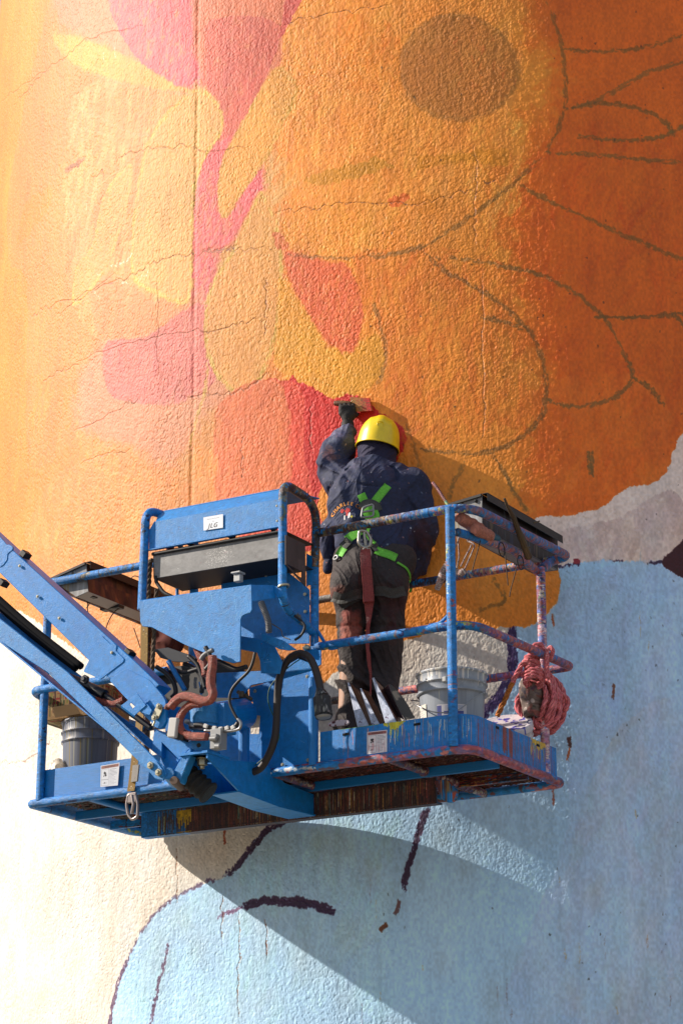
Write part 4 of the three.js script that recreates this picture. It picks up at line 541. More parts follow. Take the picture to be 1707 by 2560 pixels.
part('head_boss', rod([1.252,-.56,-.119], [1.221,-.46,-.128], 0.02), std({ color: 0x6a5648, roughness: 0.7 }), lift, 'rusty boss');
part('rubber_boot', sweep(crv([q([1.238,-.44,-.063]), q([1.28,-.43,-.108]), q([1.339,-.41,-.162])], 10), (w) => 0.05 + 0.005 * Math.sin(w * 28) + (w < 0.1 ? -0.012 * (1 - w * 10) : 0), { seg: 20, bump: 0.1, bumpScale: 20 }), std({ color: 0x20201f, roughness: 0.75, bumpMap: fineBump, bumpScale: 0.002 }), lift);
const RC = [1.337, -0.45], rot = part('rotator', [rod([...RC, 0.0], [...RC, 0.145], 0.068, 0.066, 28), rod([...RC, 0.14], [...RC, 0.235], 0.072, 0.072, 28), rod([...RC, -0.008], [...RC, 0.006], 0.074, 0.074, 28), rod([...RC, 0.014], [...RC, 0.02], 0.071, 0.071, 28), rod([...RC, 0.23], [...RC, 0.262], 0.05, 0.046, 24)], M.blueWorn, lift);
part('rotator_body', [rod([RC[0], RC[1], 0.17], [1.286,-.06,0.279], 0.07, 0.07, 24), box([RC[0] + 0.04, -0.4, 0.17], [0.13, 0.13, 0.1])], M.blue, rot);
part('bolt', [...hexBolt([1.327,-.45,-.011], [0, 0, -1], 0.024, 0.03), rod([1.327,-.45,-.006], [1.327,-.45,-.012], 0.03)], M.zinc, rot);
part('set_screw', rod([1.354,-.519,0.036], [1.351,-.514,0.037], 0.01), M.black, rot);
// wedge-shaped carrier from the rotator to the floor channel
const side = (u, th) => plate([[u, -0.53, -0.008], [u, -0.53, -0.03], [u, -0.27, -0.138], [u, 0.05, -0.15], [u, 0.355, -0.142], [u, 0.355, -0.04], [u, 0.1, -0.03], [u, -0.07, 0.034], [u, -0.36, -0.008]], th);
part('carrier_arm', [side(RC[0] - 0.062, 0.01), side(RC[0] + 0.075, 0.01), plate([[RC[0] - 0.074, -0.54, -0.008], [RC[0] + 0.078, -0.54, -0.008], [RC[0] + 0.078, -0.36, -0.008], [RC[0] - 0.074, -0.36, -0.008]], 0.012), plate([[RC[0] - 0.072, -0.28, -0.139], [RC[0] + 0.076, -0.28, -0.139], [RC[0] + 0.076, 0.05, -0.151], [RC[0] - 0.072, 0.05, -0.151]], 0.008), plate([[RC[0] - 0.072, 0.05, -0.152], [RC[0] + 0.076, 0.05, -0.152], [RC[0] + 0.085, 0.355, -0.144], [RC[0] - 0.065, 0.355, -0.144]], 0.008)], M.blue, lift);

// hoses, cables, fittings
const hoseM = std({ map: canvasTex(512, 128, (g, w, h) => { g.fillStyle = 'rgb(160,82,66)'; g.fillRect(0, 0, w, h); specks(g, w, h, 120, [[186, 120, 104], [110, 52, 46], [172, 96, 82]], 2, 10, 0.5); specks(g, w, h, 40, [[230, 200, 190], [60, 30, 30]], 0.6, 2); mottle(g, w, h, 0.25, 12); }), roughness: 0.42, bumpMap: fineBump, bumpScale: 0.002 });
const H = (name, pts, r, m, o = {}) => part(name, hose(pts, r, { seg: 12, bump: 0.16, bumpScale: 22, ...o }), m, lift);
H('hose_sleeve', [[1.461,-.58,0.417],[1.462,-.58,0.374],[1.454,-.58,0.319],[1.456,-.58,0.277],[1.468,-.58,0.241],[1.457,-.58,0.22],[1.424,-.58,0.215],[1.378,-.58,0.233],[1.337,-.58,0.249],[1.295,-.58,0.249],[1.262,-.58,0.232],[1.238,-.58,0.212]], 0.0205, hoseM);
H('hose_sleeve', [[1.39,-.56,0.213],[1.348,-.56,0.215],[1.307,-.56,0.199],[1.281,-.56,0.167],[1.276,-.56,0.133],[1.293,-.56,0.096],[1.335,-.56,0.073],[1.385,-.56,0.064],[1.428,-.56,0.059]], 0.0185, hoseM);
H('hose_sleeve', [[1.252,-.42,0.561],[1.266,-.42,0.515],[1.288,-.42,0.469],[1.31,-.42,0.423],[1.315,-.42,0.38]], 0.018, hoseM);
H('hose_sleeve', [[0.767,-.5,0.324],[0.823,-.5,0.299],[0.881,-.5,0.291],[0.924,-.5,0.304]], 0.017, hoseM);
H('hose_end', [[1.238,-.58,0.212],[1.223,-.58,0.219],[1.217,-.58,0.203]], 0.012, std({ color: 0x5a2a20, roughness: 0.7 }));
const rub = std({ color: 0x17171a, roughness: 0.5 }), rubD = std({ color: 0x2c2420, roughness: 0.55 }), grey = std({ color: 0x6c6e70, roughness: 0.5 });
H('conduit', [[1.344,-.5,0.433],[1.356,-.5,0.449],[1.381,-.5,0.462],[1.41,-.5,0.47]], 0.011, grey, { bump: 0 }); H('conduit', [[1.177,-.3,0.417],[1.175,-.3,0.395],[1.177,-.3,0.366]], 0.0075, grey); H('conduit', [[1.215,-.32,0.386],[1.222,-.32,0.356],[1.225,-.32,0.327]], 0.006, M.blue);
for (const p of [[[1.317,-.4,0.427],[1.342,-.4,0.441],[1.376,-.4,0.442],[1.418,-.4,0.42],[1.468,-.4,0.396],[1.526,-.4,0.399]], [[1.192,-.38,0.499],[1.244,-.38,0.448],[1.271,-.38,0.387],[1.289,-.38,0.334]], [[0.998,-.36,0.478],[1.051,-.36,0.442],[1.095,-.36,0.393],[1.109,-.36,0.34],[1.088,-.36,0.321]], [[1.088,-.34,0.456],[1.14,-.34,0.435],[1.2,-.34,0.441],[1.259,-.34,0.448]], [[1.368,-.5,0.49],[1.393,-.5,0.444],[1.394,-.5,0.408],[1.37,-.5,0.383]], [[1.132,-.33,0.482],[1.175,-.33,0.461],[1.219,-.33,0.426],[1.237,-.33,0.381],[1.233,-.33,0.331]]]) H('hydraulic_hose', p, 0.011, rub, { bump: 0 });
H('cable', [[1.603,-.45,0.444],[1.588,-.45,0.393],[1.568,-.45,0.361],[1.511,-.45,0.319],[1.483,-.45,0.291],[1.469,-.45,0.257],[1.471,-.45,0.226],[1.497,-.45,0.173],[1.518,-.45,0.143]], 0.007, rub, { bump: 0 });
part('fittings', [rod([1.266,-.5,0.16], [1.334,-.5,0.134], 0.012), rod([1.306,-.52,0.13], [1.381,-.52,0.114], 0.015), hose([[1.406,-.55,0.091],[1.492,-.55,0.077],[1.565,-.55,0.072],[1.593,-.55,0.079],[1.597,-.55,0.103],[1.581,-.55,0.122]], 0.007)], M.steel, lift);
H('wire_bundle', [[1.345,-.54,0.125],[1.382,-.54,0.119],[1.411,-.54,0.108],[1.461,-.54,0.092],[1.51,-.54,0.088],[1.558,-.54,0.09],[1.578,-.54,0.107]], 0.011, rub);
part('tape', [0, 1, 2, 3, 4].map((i) => box([[1.414,-.553,0.109],[1.461,-.553,0.094],[1.494,-.553,0.086],[1.527,-.553,0.086],[1.559,-.553,0.085]][i], [0.022, 0.02, 0.012], [0, 0, 0.2 * (i - 2)])), M.white, lift);
part('sensor_box', [box([1.26,-.57,0.114], [0.045, 0.09, 0.05], [0, 0, -0.12], 0.006)], M.white, lift); part('sensor_bracket', [box([1.266,-.55,0.091], [0.1, 0.05, 0.05], [0, 0, -0.35], 0.006)], M.black, lift);
part('valve_block', [box([1.481,-.55,0.041], [0.058, 0.09, 0.05], [0, 0, 0], 0.003), box([1.485,-.58,0.048], [0.03, 0.02, 0.03]), rod([1.46,-.585,0.04], [1.496,-.585,0.037], 0.012), rod([1.489,-.585,0.002], [1.517,-.585,-.001], 0.014)], M.alu, lift);
part('guard_plate', plate([[0.982,-.36,0.564],[1.061,-.36,0.563],[1.204,-.36,0.502],[1.234,-.36,0.479],[1.153,-.36,0.479],[1.092,-.36,0.491],[1.018,-.36,0.519]], 0.008, { rad: 0.004 }), std({ color: 0x1c2028, roughness: 0.35 }), lift, 'black guard plate'); part('guard_stay', sweep([q([1.079,-.38,0.492]), q([1.16,-.36,0.348])], 0.012), M.blue, lift);
part('tee_fitting', [rod([1.343,-.2,0.35], [1.423,-.2,0.303], 0.009), rod([1.373,-.21,0.345], [1.373,-.21,0.316], 0.013)], std({ color: 0x54493a, roughness: 0.5, metalness: 0.5 }), lift);
const bigC = part('power_cable', hose([[1.376,-.16,-.028],[1.412,-.16,-.025],[1.449,-.16,-.011],[1.49,-.16,0.041],[1.522,-.16,0.115],[1.532,-.16,0.203],[1.535,-.16,0.292],[1.546,-.16,0.391],[1.569,-.16,0.446],[1.604,-.16,0.484],[1.655,-.16,0.497],[1.701,-.16,0.475],[1.734,-.16,0.424],[1.755,-.16,0.364],[1.77,-.16,0.301]], 0.0175, { seg: 12, bump: 0.12, bumpScale: 14 }), rubD, lift);
part('cable_plug', [rod([1.761,-.16,0.324], [1.774,-.16,0.279], 0.016, 0.034), rod([1.774,-.16,0.279], [1.784,-.16,0.193], 0.04, 0.041, 24), rod([1.784,-.16,0.196], [1.785,-.16,0.176], 0.042, 0.036, 24)], std({ map: railTex([[0, 1, 0.2, [[140, 140, 136], [70, 80, 80]]]], 512, 128, [32, 30, 30]), roughness: 0.5 }), bigC);
part('plug_rim', rod([1.799,-.185,0.183], [1.8,-.185,0.172], 0.034, 0.03, 24), M.alu, bigC);
part('ground_wire', hose([[1.649,-.15,0.473],[1.608,-.15,0.454],[1.567,-.15,0.43],[1.525,-.15,0.4],[1.488,-.15,0.361],[1.478,-.15,0.316],[1.487,-.15,0.271],[1.506,-.15,0.23],[1.528,-.15,0.17],[1.54,-.15,0.133],[1.528,-.15,0.095],[1.471,-.15,0.045],[1.421,-.15,0.012],[1.376,-.15,-.012]], 0.0028, { seg: 6 }), std({ color: 0x1c5a36, roughness: 0.5 }), lift);
part('bracket_cable', hose([[1.584,-.2,0.75],[1.613,-.2,0.705],[1.657,-.2,0.663],[1.689,-.2,0.634],[1.706,-.2,0.612],[1.702,-.2,0.591],[1.683,-.2,0.566],[1.654,-.2,0.552]], 0.006, { seg: 8 }), rub, lift);
part('corrugated_hose', sweep(crv([q([1.428,-.14,0.779]), q([1.451,-.14,0.727]), q([1.468,-.14,0.683]), q([1.474,-.14,0.628])], 16), (w) => 0.014 + 0.0025 * Math.sin(w * 120), { seg: 12 }), grey, lift);
part('thin_wire', hose([[1.466,-.12,0.679],[1.501,-.12,0.656],[1.527,-.12,0.635],[1.535,-.12,0.608],[1.541,-.12,0.601],[1.578,-.12,0.583]], 0.003, { seg: 6 }), grey, lift);
part('bolt', hexBolt([1.63,-.06,0.542], [0, 0, 1], 0.02, 0.014), M.zinc, lift);
for (const [pts, nm] of [[[[0.424,-.001,0.143],[0.536,-.001,0.146],[0.529,-.001,0.036],[0.425,-.001,0.039]], 'faded'], [[[1.911,0.008,0.133],[2.015,0.008,0.131],[2.014,0.008,0.03],[1.91,0.008,0.03]], 'spattered']]) part('warning_label', ...decal(pts, (g, w, h) => {
  g.fillStyle = nm === 'faded' ? '#cfd3da' : '#e4dfe2'; g.fillRect(0, 0, w, h); g.fillStyle = nm === 'faded' ? '#8a5a50' : '#9a5a58'; g.fillRect(10, 10, w - 20, 44); g.fillStyle = '#4a2c2c'; g.textAlign = 'center'; g.font = 'bold 34px sans-serif'; g.fillText('WARNING', w / 2, 44);
  g.fillStyle = '#20232c'; blob2(g, 70, 130, 26); blob2(g, 84, 160, 18); blob2(g, 56, 170, 12); blob2(g, 70, 280, 12); g.fillRect(40, 282, 66, 5); g.strokeStyle = '#5b616e'; g.lineWidth = 3; g.strokeRect(14, 66, 118, 160); g.strokeRect(14, 232, 118, 90);
  for (let i = 0; i < 12; i++) { g.fillStyle = i < 6 ? '#6b7180' : '#9aa0ac'; g.fillRect(144, 74 + i * 21, rr(70, 124), 6); }
  if (nm !== 'faded') for (let i = 0; i < 40; i++) { g.fillStyle = css(vary([200, 120, 124], 14), 0.7); g.fillRect(rr(0, w), rr(100, h - 80), rr(2, 6), rr(30, 120)); }
}, 290, 340), lift, nm === 'faded' ? 'white warning label, pictogram faded' : 'white warning label spattered with pink paint');

// fixings and welds
const boltSet = (host, pts, dir, r, l) => { for (const p of pts) part('bolt', hexBolt(p, dir, r, l), M.zinc, host); };
boltSet(lift, [[1.315,-.008,0.396],[1.602,-.008,0.428],[1.608,-.008,0.035],[1.311,-.008,0.04],[1.471,-.008,0.029], [1.605,-.036,0.816],[1.607,-.036,0.732],[1.388,-.036,0.943],[1.485,-.036,0.938]], [0, -1, 0], 0.009, 0.007);
boltSet(lift, [[0.449,-.565,0.849],[0.583,-.565,0.723],[0.894,-.565,0.514],[0.333,-.565,1.018]], [0, -1, 0], 0.008, 0.006);
boltSet(cover, [[1.609,-.291,1.177],[1.612,-.291,1.104]], [0, -1, 0], 0.006, 0.004);
for (const [a, b] of [[[2.374,0.008,0.017], [1.661,0.008,-.001]], [[0.12,0.01,0.008], [0.672,0.01,0.017]]]) part('weld_seam', sweep(crv(Array.from({ length: 40 }, (_, i) => q(a).lerp(q(b), i / 39).add(V(0, rr(-0.002, 0.002), 0.012)))), (w) => 0.004 + 0.0014 * Math.sin(w * 260), { seg: 6 }), M.blue, lift);

// ---------------------------------------------------------------- the worker
// distance fields, meshed on a grid (surface nets)
function netMesh(f, lo, hi, cell, uvScale = 1) {
  const n = [0, 1, 2].map((k) => Math.ceil((hi[k] - lo[k]) / cell) + 1), [nx, ny, nz] = n, F = new Float32Array(nx * ny * nz), id = new Int32Array(nx * ny * nz).fill(-1), at = (i, j, k) => (k * ny + j) * nx + i;
  for (let k = 0; k < nz; k++) for (let j = 0; j < ny; j++) for (let i = 0; i < nx; i++) F[at(i, j, k)] = f(lo[0] + i * cell, lo[1] + j * cell, lo[2] + k * cell);
  const pos = [], idx = [], E = [[0, 1], [2, 3], [4, 5], [6, 7], [0, 2], [1, 3], [4, 6], [5, 7], [0, 4], [1, 5], [2, 6], [3, 7]];
  for (let k = 0; k < nz - 1; k++) for (let j = 0; j < ny - 1; j++) for (let i = 0; i < nx - 1; i++) {
    const v = []; let m = 0; for (let c = 0; c < 8; c++) { v[c] = F[at(i + (c & 1), j + (c >> 1 & 1), k + (c >> 2))]; if (v[c] < 0) m |= 1 << c; }
    if (m === 0 || m === 255) continue;
    let x = 0, y = 0, z = 0, t = 0;
    for (const [a, b] of E) if ((m >> a & 1) !== (m >> b & 1)) { const w = v[a] / (v[a] - v[b]); x += (a & 1) + w * ((b & 1) - (a & 1)); y += (a >> 1 & 1) + w * ((b >> 1 & 1) - (a >> 1 & 1)); z += (a >> 2) + w * ((b >> 2) - (a >> 2)); t++; }
    id[at(i, j, k)] = pos.length / 3; pos.push(lo[0] + (i + x / t) * cell, lo[1] + (j + y / t) * cell, lo[2] + (k + z / t) * cell);
  }
  const quad = (a, b, c, d, flip) => { if (a < 0 || b < 0 || c < 0 || d < 0) return; flip ? idx.push(a, c, b, a, d, c) : idx.push(a, b, c, a, c, d); };
  for (let k = 1; k < nz - 1; k++) for (let j = 1; j < ny - 1; j++) for (let i = 1; i < nx - 1; i++) {
    const o = F[at(i, j, k)] < 0;
    if (o !== F[at(i + 1, j, k)] < 0) quad(id[at(i, j - 1, k - 1)], id[at(i, j, k - 1)], id[at(i, j, k)], id[at(i, j - 1, k)], !o);
    if (o !== F[at(i, j + 1, k)] < 0) quad(id[at(i - 1, j, k - 1)], id[at(i - 1, j, k)], id[at(i, j, k)], id[at(i, j, k - 1)], !o);
    if (o !== F[at(i, j, k + 1)] < 0) quad(id[at(i - 1, j - 1, k)], id[at(i, j - 1, k)], id[at(i, j, k)], id[at(i - 1, j, k)], !o);
  }
  const g = new THREE.BufferGeometry(), P = new Float32Array(pos), U = new Float32Array(pos.length / 3 * 2), N = new Float32Array(pos.length);
  for (let i = 0; i < P.length / 3; i++) { U[i * 2] = P[i * 3] / uvScale; U[i * 2 + 1] = P[i * 3 + 1] / uvScale; }
  g.setAttribute('position', new THREE.BufferAttribute(P, 3)); g.setAttribute('uv', new THREE.BufferAttribute(U, 2)); g.setIndex(idx); g.computeVertexNormals(); return g;
}
const smin = (a, b, k) => { const h = Math.max(k - Math.abs(a - b), 0) / k; return Math.min(a, b) - h * h * k * 0.25; };
function cap(A, B, ra, rb, sz = 1) {      // tapered capsule; sz above 1 flattens it front to back
  const ax = A[0], ay = A[1], az = A[2] * sz, dx = B[0] - ax, dy = B[1] - ay, dz = B[2] * sz - az, dd = dx * dx + dy * dy + dz * dz || 1e-9;
  return (x, y, z) => { z *= sz; const px = x - ax, py = y - ay, pz = z - az; let t = (px * dx + py * dy + pz * dz) / dd; t = t < 0 ? 0 : t > 1 ? 1 : t; const a = px - dx * t, b = py - dy * t, c = pz - dz * t; return Math.sqrt(a * a + b * b + c * c) - (ra + (rb - ra) * t); };
}
const ell = (C, R) => (x, y, z) => { const a = (x - C[0]) / R[0], b = (y - C[1]) / R[1], c = (z - C[2]) / R[2], k0 = Math.sqrt(a * a + b * b + c * c), p = a / R[0], r = b / R[1], s = c / R[2], k1 = Math.sqrt(p * p + r * r + s * s); return k1 < 1e-9 ? -Math.min(...R) : k0 * (k0 - 1) / k1; };
const join = (fs, k) => (x, y, z) => { let d = fs[0](x, y, z); for (let i = 1; i < fs.length; i++) d = smin(d, fs[i](x, y, z), k); return d; };
const chain = (pts, rs, sz) => pts.slice(1).map((p, i) => cap(pts[i], p, rs[i], rs[i + 1], sz));

const man = new THREE.Group(); man.name = 'person'; man.position.copy(plat([1.52, 0.62, 0.035])); BASE.set(man, V(0, 0, 0)); scene.add(man);
man.userData = { label: 'worker in a yellow hard hat and navy jacket reaching up to paint the wall', category: 'person' };
// joints: x to the right, y up, z towards the camera, from a point on the platform floor
const J = { hipL: [-.053,1.019,-.06], hipR: [0.124,1.019,-.06], kneL: [-.049,0.715,-.03], kneR: [0.113,0.716,-.05], ankL: [-0.085, 0.1, 0.02], ankR: [0.07, 0.1, -0.04], waist: [0.061,1.225,-.12], chest: [0.072,1.515,-.22], shL: [-.087,1.637,-.29], shR: [0.244,1.58,-.19], neck: [0.083,1.691,-.27], head: [0.083,1.822,-.29], elbL: [-.136,1.729,-.35], wriL: [-.068,1.969,-.4], hanL: [-.073,2.079,-.43], elbR: [0.292,1.364,-.22], wriR: [0.257,1.212,-.3], hanR: [0.234,1.164,-.37] };
const headF = (() => { const [x, y, z] = J.head; return join([ell([x, y + 0.02, z], [0.078, 0.115, 0.098]), ell([x, y - 0.06, z - 0.035], [0.056, 0.06, 0.062]), cap([x, y + 0.005, z - 0.096], [x, y - 0.03, z - 0.113], 0.008, 0.013), ell([x - 0.078, y - 0.005, z + 0.01], [0.012, 0.03, 0.018]), ell([x + 0.078, y - 0.005, z + 0.01], [0.012, 0.03, 0.018]), cap([x - 0.02, y - 0.062, z - 0.092], [x + 0.02, y - 0.062, z - 0.092], 0.008, 0.008), cap([x - 0.045, y + 0.03, z - 0.085], [x + 0.045, y + 0.03, z - 0.085], 0.012, 0.012)], 0.018); })();
const headEyes = (x, y, z) => Math.max(headF(x, y, z), ...[-0.032, 0.032].map((o) => -(Math.hypot(x - J.head[0] - o, y - J.head[1] - 0.008, z - J.head[2] + 0.108) - 0.015)));
const trunk = join([...chain([J.hipL, J.kneL, J.ankL], [0.075, 0.055, 0.042]), ...chain([J.hipR, J.kneR, J.ankR], [0.078, 0.058, 0.042]), ...chain([J.waist, J.chest], [0.12, 0.14], 1.3), cap(J.hipL, J.hipR, 0.1, 0.1), cap(J.hipR, J.waist, 0.1, 0.11), cap(J.shL, J.shR, 0.06, 0.06), cap(J.chest, J.neck, 0.1, 0.06), cap(J.neck, J.head, 0.052, 0.055), ...chain([J.shL, J.elbL, J.wriL], [0.05, 0.042, 0.028]), ...chain([J.shR, J.elbR, J.wriR], [0.052, 0.044, 0.028])], 0.04);
part('body', [netMesh(trunk, [-0.35, 0, -0.75], [0.45, 2.05, 0.15], 0.014), netMesh(headEyes, [J.head[0] - 0.13, J.head[1] - 0.16, J.head[2] - 0.16], [J.head[0] + 0.13, J.head[1] + 0.18, J.head[2] + 0.16], 0.006)], std({ color: new THREE.Color(0.42, 0.24, 0.16), roughness: 0.6 }), man);

const T2 = (t) => { t.wrapS = t.wrapT = THREE.RepeatWrapping; return t; };
const spotted = (base, dots, n, o = {}) => canvasTex(1024, 1024, (g, w, h) => { g.fillStyle = css(base); g.fillRect(0, 0, w, h); if (o.smear) for (const [x, y, rx, ry, c, k] of o.smear) for (let i = 0; i < k; i++) { g.fillStyle = css(vary(c, 16), rr(0.12, 0.4)); g.beginPath(); g.ellipse(x + (rnd() + rnd() - 1) * rx, y + (rnd() + rnd() - 1) * ry, rr(2, 14), rr(2, 18), rr(0, 3), 0, 7); g.fill(); } specks(g, w, h, n, dots, 0.6, 2.6); mottle(g, w, h, 0.22, 5, 0.16, [80, 90]); });
const wx = (x) => x * 1024 / 2, wy = (y) => 1024 - y * 1024 / 2;     // the cloth maps cover two metres
const dotP = [[206, 206, 206], [170, 130, 130], [140, 150, 170], [150, 90, 80]];
const smear = (p, rx, ry, c, k) => [((wx(p[0]) % 1024) + 1024) % 1024, wy(p[1]), rx, ry, c, k];
const foldTex = (stretch, ang) => T2(canvasTex(1024, 1024, (g, w, h) => { // creases of the cloth, longer one way
  const im = g.createImageData(w, h), d = im.data, co = Math.cos(ang), si = Math.sin(ang);
  for (let y = 0, i = 0; y < h; y++) for (let x = 0; x < w; x++, i += 4) {
    const wx2 = x + 40 * (vn(x / 70, y / 70 + 9) - 0.5), wy2 = y + 40 * (vn(x / 70 + 50, y / 70) - 0.5), u = wx2 * co + wy2 * si, v = -wx2 * si + wy2 * co;
    const r1 = 1 - Math.abs(2 * vn(u / 22, v / 75) - 1), r2 = 1 - Math.abs(2 * vn(u / 11 + 30, v / 34 + 8) - 1), m = vn(x / 60 + 7, y / 60);
    const k = 255 * clamp(0.62 * r1 * r1 * (0.4 + m) + 0.22 * r2 * r2 + 0.1 * vn(x / 4, y / 4), 0, 1); d[i] = d[i + 1] = d[i + 2] = k; d[i + 3] = 255;
  }
  g.putImageData(im, 0, 0);
}, { data: true }));
const jackMat = std({ map: T2(spotted([34, 42, 72], dotP, 700, { smear: [smear([-.121,1.932,-.6], 38, 34, [110, 108, 128], 30), smear([-.166,1.788,-.5], 30, 34, [120, 80, 80], 26), smear([0.319,1.3,-.2], 40, 60, [60, 30, 40], 90), smear([-.032,1.66,-.2], 20, 26, [60, 64, 84], 20), smear([0,1.182,-.1], 30, 8, [190, 190, 190], 14)] })), roughness: 0.78, bumpMap: foldTex(0.6, 0.5), bumpScale: 0.011 });
const trouMat = std({ map: T2(spotted([52, 45, 44], [[110, 90, 84], [140, 90, 70], [90, 60, 54]], 220, { smear: [smear([-.053,0.79,0], 26, 40, [140, 74, 60], 160), smear([-.066,0.724,0], 18, 20, [180, 100, 80], 40), smear([0.158,0.879,0], 40, 90, [62, 30, 30], 120), smear([-.13,0.946,0], 20, 14, [120, 80, 70], 30)] })), roughness: 0.8, bumpMap: foldTex(0.25, -0.4), bumpScale: 0.018 });
const ridge = (t) => 1 - Math.abs(2 * t - 1);
const turned = (fs, c, a) => { const co = Math.cos(a), si = Math.sin(a), f = join(fs, 0.035); return (x, y, z) => { const X = x - c[0], Z = z - c[2]; return f(c[0] + X * co - Z * si, y, c[2] + X * si + Z * co); }; };
const jackBase = join([
  turned(chain([[0.061,1.208,-.11], [0.057,1.293,-.14], [0.058,1.479,-.18], [0.077,1.597,-.22]], [0.174, 0.187, 0.212, 0.16], 1.35), [0.06,1.38,-.16], 0.38),
  cap([-.087,1.624,-.28], [0.249,1.583,-.2], 0.08, 0.084), ...chain([J.shL, J.elbL], [0.088, 0.078]), ...chain([J.elbL, [-.114,1.84,-.375], [-.071,1.941,-.395]], [0.078, 0.068, 0.042]),
  ...chain([J.shR, J.elbR, J.wriR, [0.262,1.19,-.32]], [0.092, 0.094, 0.066, 0.058]),
  ...chain([[-.148,1.358,-.2], [-.16,1.275,-.28], [-.171,1.172,-.29]], [0.05, 0.036, 0.024]),
  ell([0.048,1.615,-.17], [0.118, 0.078, 0.07]), cap([-.025,1.672,-.2], [0.168,1.663,-.2], 0.045, 0.05)], 0.035);
const jackF = (x, y, z) => {
  let d = jackBase(x, y, z); if (d > 0.06 || d < -0.06) return d;
  const u = x * 0.86 + y * 0.5, v = -x * 0.5 + y * 0.86; // folds run from the raised shoulder down across the back, and round the sleeves
  const left = sstep(0.12, -0.05, x) * sstep(1.05, 1.15, y), arm = sstep(1.55, 1.66, y) * sstep(-0.05, -0.1, x);
  d -= left * 0.022 * (ridge(vn3(u * 17 + 2, v * 3.2, z * 4)) ** 2 - 0.4) + 0.014 * (ridge(vn3(x * 9 + 7, y * 5, z * 8)) - 0.6) + 0.007 * (vn3(x * 30, y * 13 + 9, z * 20) - 0.5);
  d -= arm * 0.024 * (ridge(vn3(x * 6, (y + z * 0.8) * 20, z * 6)) ** 2 - 0.4) + sstep(0.16, 0.24, x) * 0.026 * (ridge(vn3(x * 8, y * 11 + x * 16, z * 9 + 4)) - 0.6);
  const hood = [0.048,1.615,-.17], hr = Math.hypot((x - hood[0]) / 0.118, (y - hood[1]) / 0.08); if (z > -0.2) d += 0.012 * Math.exp(-((hr - 1.12) ** 2) / 0.006) * (y < hood[1] + 0.06 ? 1 : 0);
  const hem = [0.061,1.174,-.11][1]; if (z > -0.25 && x > -0.155) d = Math.max(d, (hem - y) * 0.8 + 0.02 * (x - 0.05) * 0); d += 0.006 * Math.exp(-(((y - hem - 0.045) / 0.006) ** 2)) * (x < 0.12 ? 1 : 0);
  return d;
};
const jacket = part('jacket', netMesh(jackF, [-0.34, 0.98, -0.66], [0.46, 2.16, 0.12], 0.0075, 2), jackMat, man);
const trouBase = join([ell([0.038,1.061,-.05], [0.186, 0.15, 0.125]), ell([-.053,0.99,0], [0.102, 0.1, 0.1]), ell([0.127,0.993,-.01], [0.102, 0.1, 0.098]), cap([-.022,1.152,-.09], [0.151,1.152,-.09], 0.12, 0.12, 1.2),
  ...chain([J.hipL, [-.053,0.824,-.04], J.kneL, [-.054,0.489,-.02], [-0.092, 0.08, 0.02]], [0.095, 0.068, 0.062, 0.066, 0.075]), ...chain([J.hipR, [0.12,0.826,-.05], J.kneR, [0.091,0.496,-.05], [0.07, 0.08, -0.04]], [0.1, 0.084, 0.082, 0.078, 0.075])], 0.03);
const trouF = (x, y, z) => { let d = trouBase(x, y, z); if (d > 0.05 || d < -0.05) return d; const low = sstep(0.75, 0.5, y); d -= 0.011 * (ridge(vn3(x * 10, y * 7, z * 9)) - 0.6) + low * 0.03 * (ridge(vn3(x * 5 + 3, y * 13 + x * 10, z * 6)) ** 2 - 0.4) + 0.004 * (vn3(x * 30, y * 18, z * 30) - 0.5); const cx = [0.011,1.013,0][0]; if (y > 0.86) d += 0.005 * Math.exp(-(((x - cx) / 0.006) ** 2)); d += 0.008 * Math.exp(-(((y - 0.79) / 0.007) ** 2)) * (y < 0.85 ? 1 : 0); return Math.max(d, 0.055 - y); };
const trousers = part('trousers', netMesh(trouF, [-0.26, 0, -0.28], [0.34, 1.22, 0.2], 0.0075, 2), trouMat, man);
for (const a of [J.ankL, J.ankR]) part('boot', netMesh((x, y, z) => { const d = join([cap([a[0], 0.12, a[2]], [a[0], 0.06, a[2]], 0.055, 0.05), cap([a[0], 0.045, a[2] + 0.03], [a[0], 0.04, a[2] - 0.17], 0.046, 0.04)], 0.03)(x, y, z); return Math.max(d, 0.001 - y); }, [a[0] - 0.09, -0.02, a[2] - 0.26], [a[0] + 0.09, 0.2, a[2] + 0.12], 0.007), std({ map: T2(spotted([48, 40, 36], [[220, 214, 214], [140, 40, 44]], 900)), roughness: 0.7 }), man);
// close hood over the head, open at the face
const hoodF = (() => { const [x, y, z] = J.head; const o = join([ell([x, y + 0.01, z], [0.098, 0.13, 0.112]), cap([x, y - 0.05, z + 0.005], [J.neck[0], J.neck[1] - 0.02, J.neck[2]], 0.086, 0.1)], 0.04), face = ell([x, y - 0.01, z - 0.12], [0.062, 0.085, 0.07]); return (a, b, c) => Math.max(o(a, b, c) - 0.005 * (ridge(vn3(a * 14, b * 9, c * 12)) - 0.5), -face(a, b, c)); })();
part('hood', netMesh(hoodF, [J.head[0] - 0.16, J.head[1] - 0.25, J.head[2] - 0.16], [J.head[0] + 0.16, J.head[1] + 0.12, J.head[2] + 0.16], 0.006, 2), std({ color: 0x23213f, roughness: 0.85, bumpMap: foldTex(0.3, 0.9), bumpScale: 0.012 }), man);
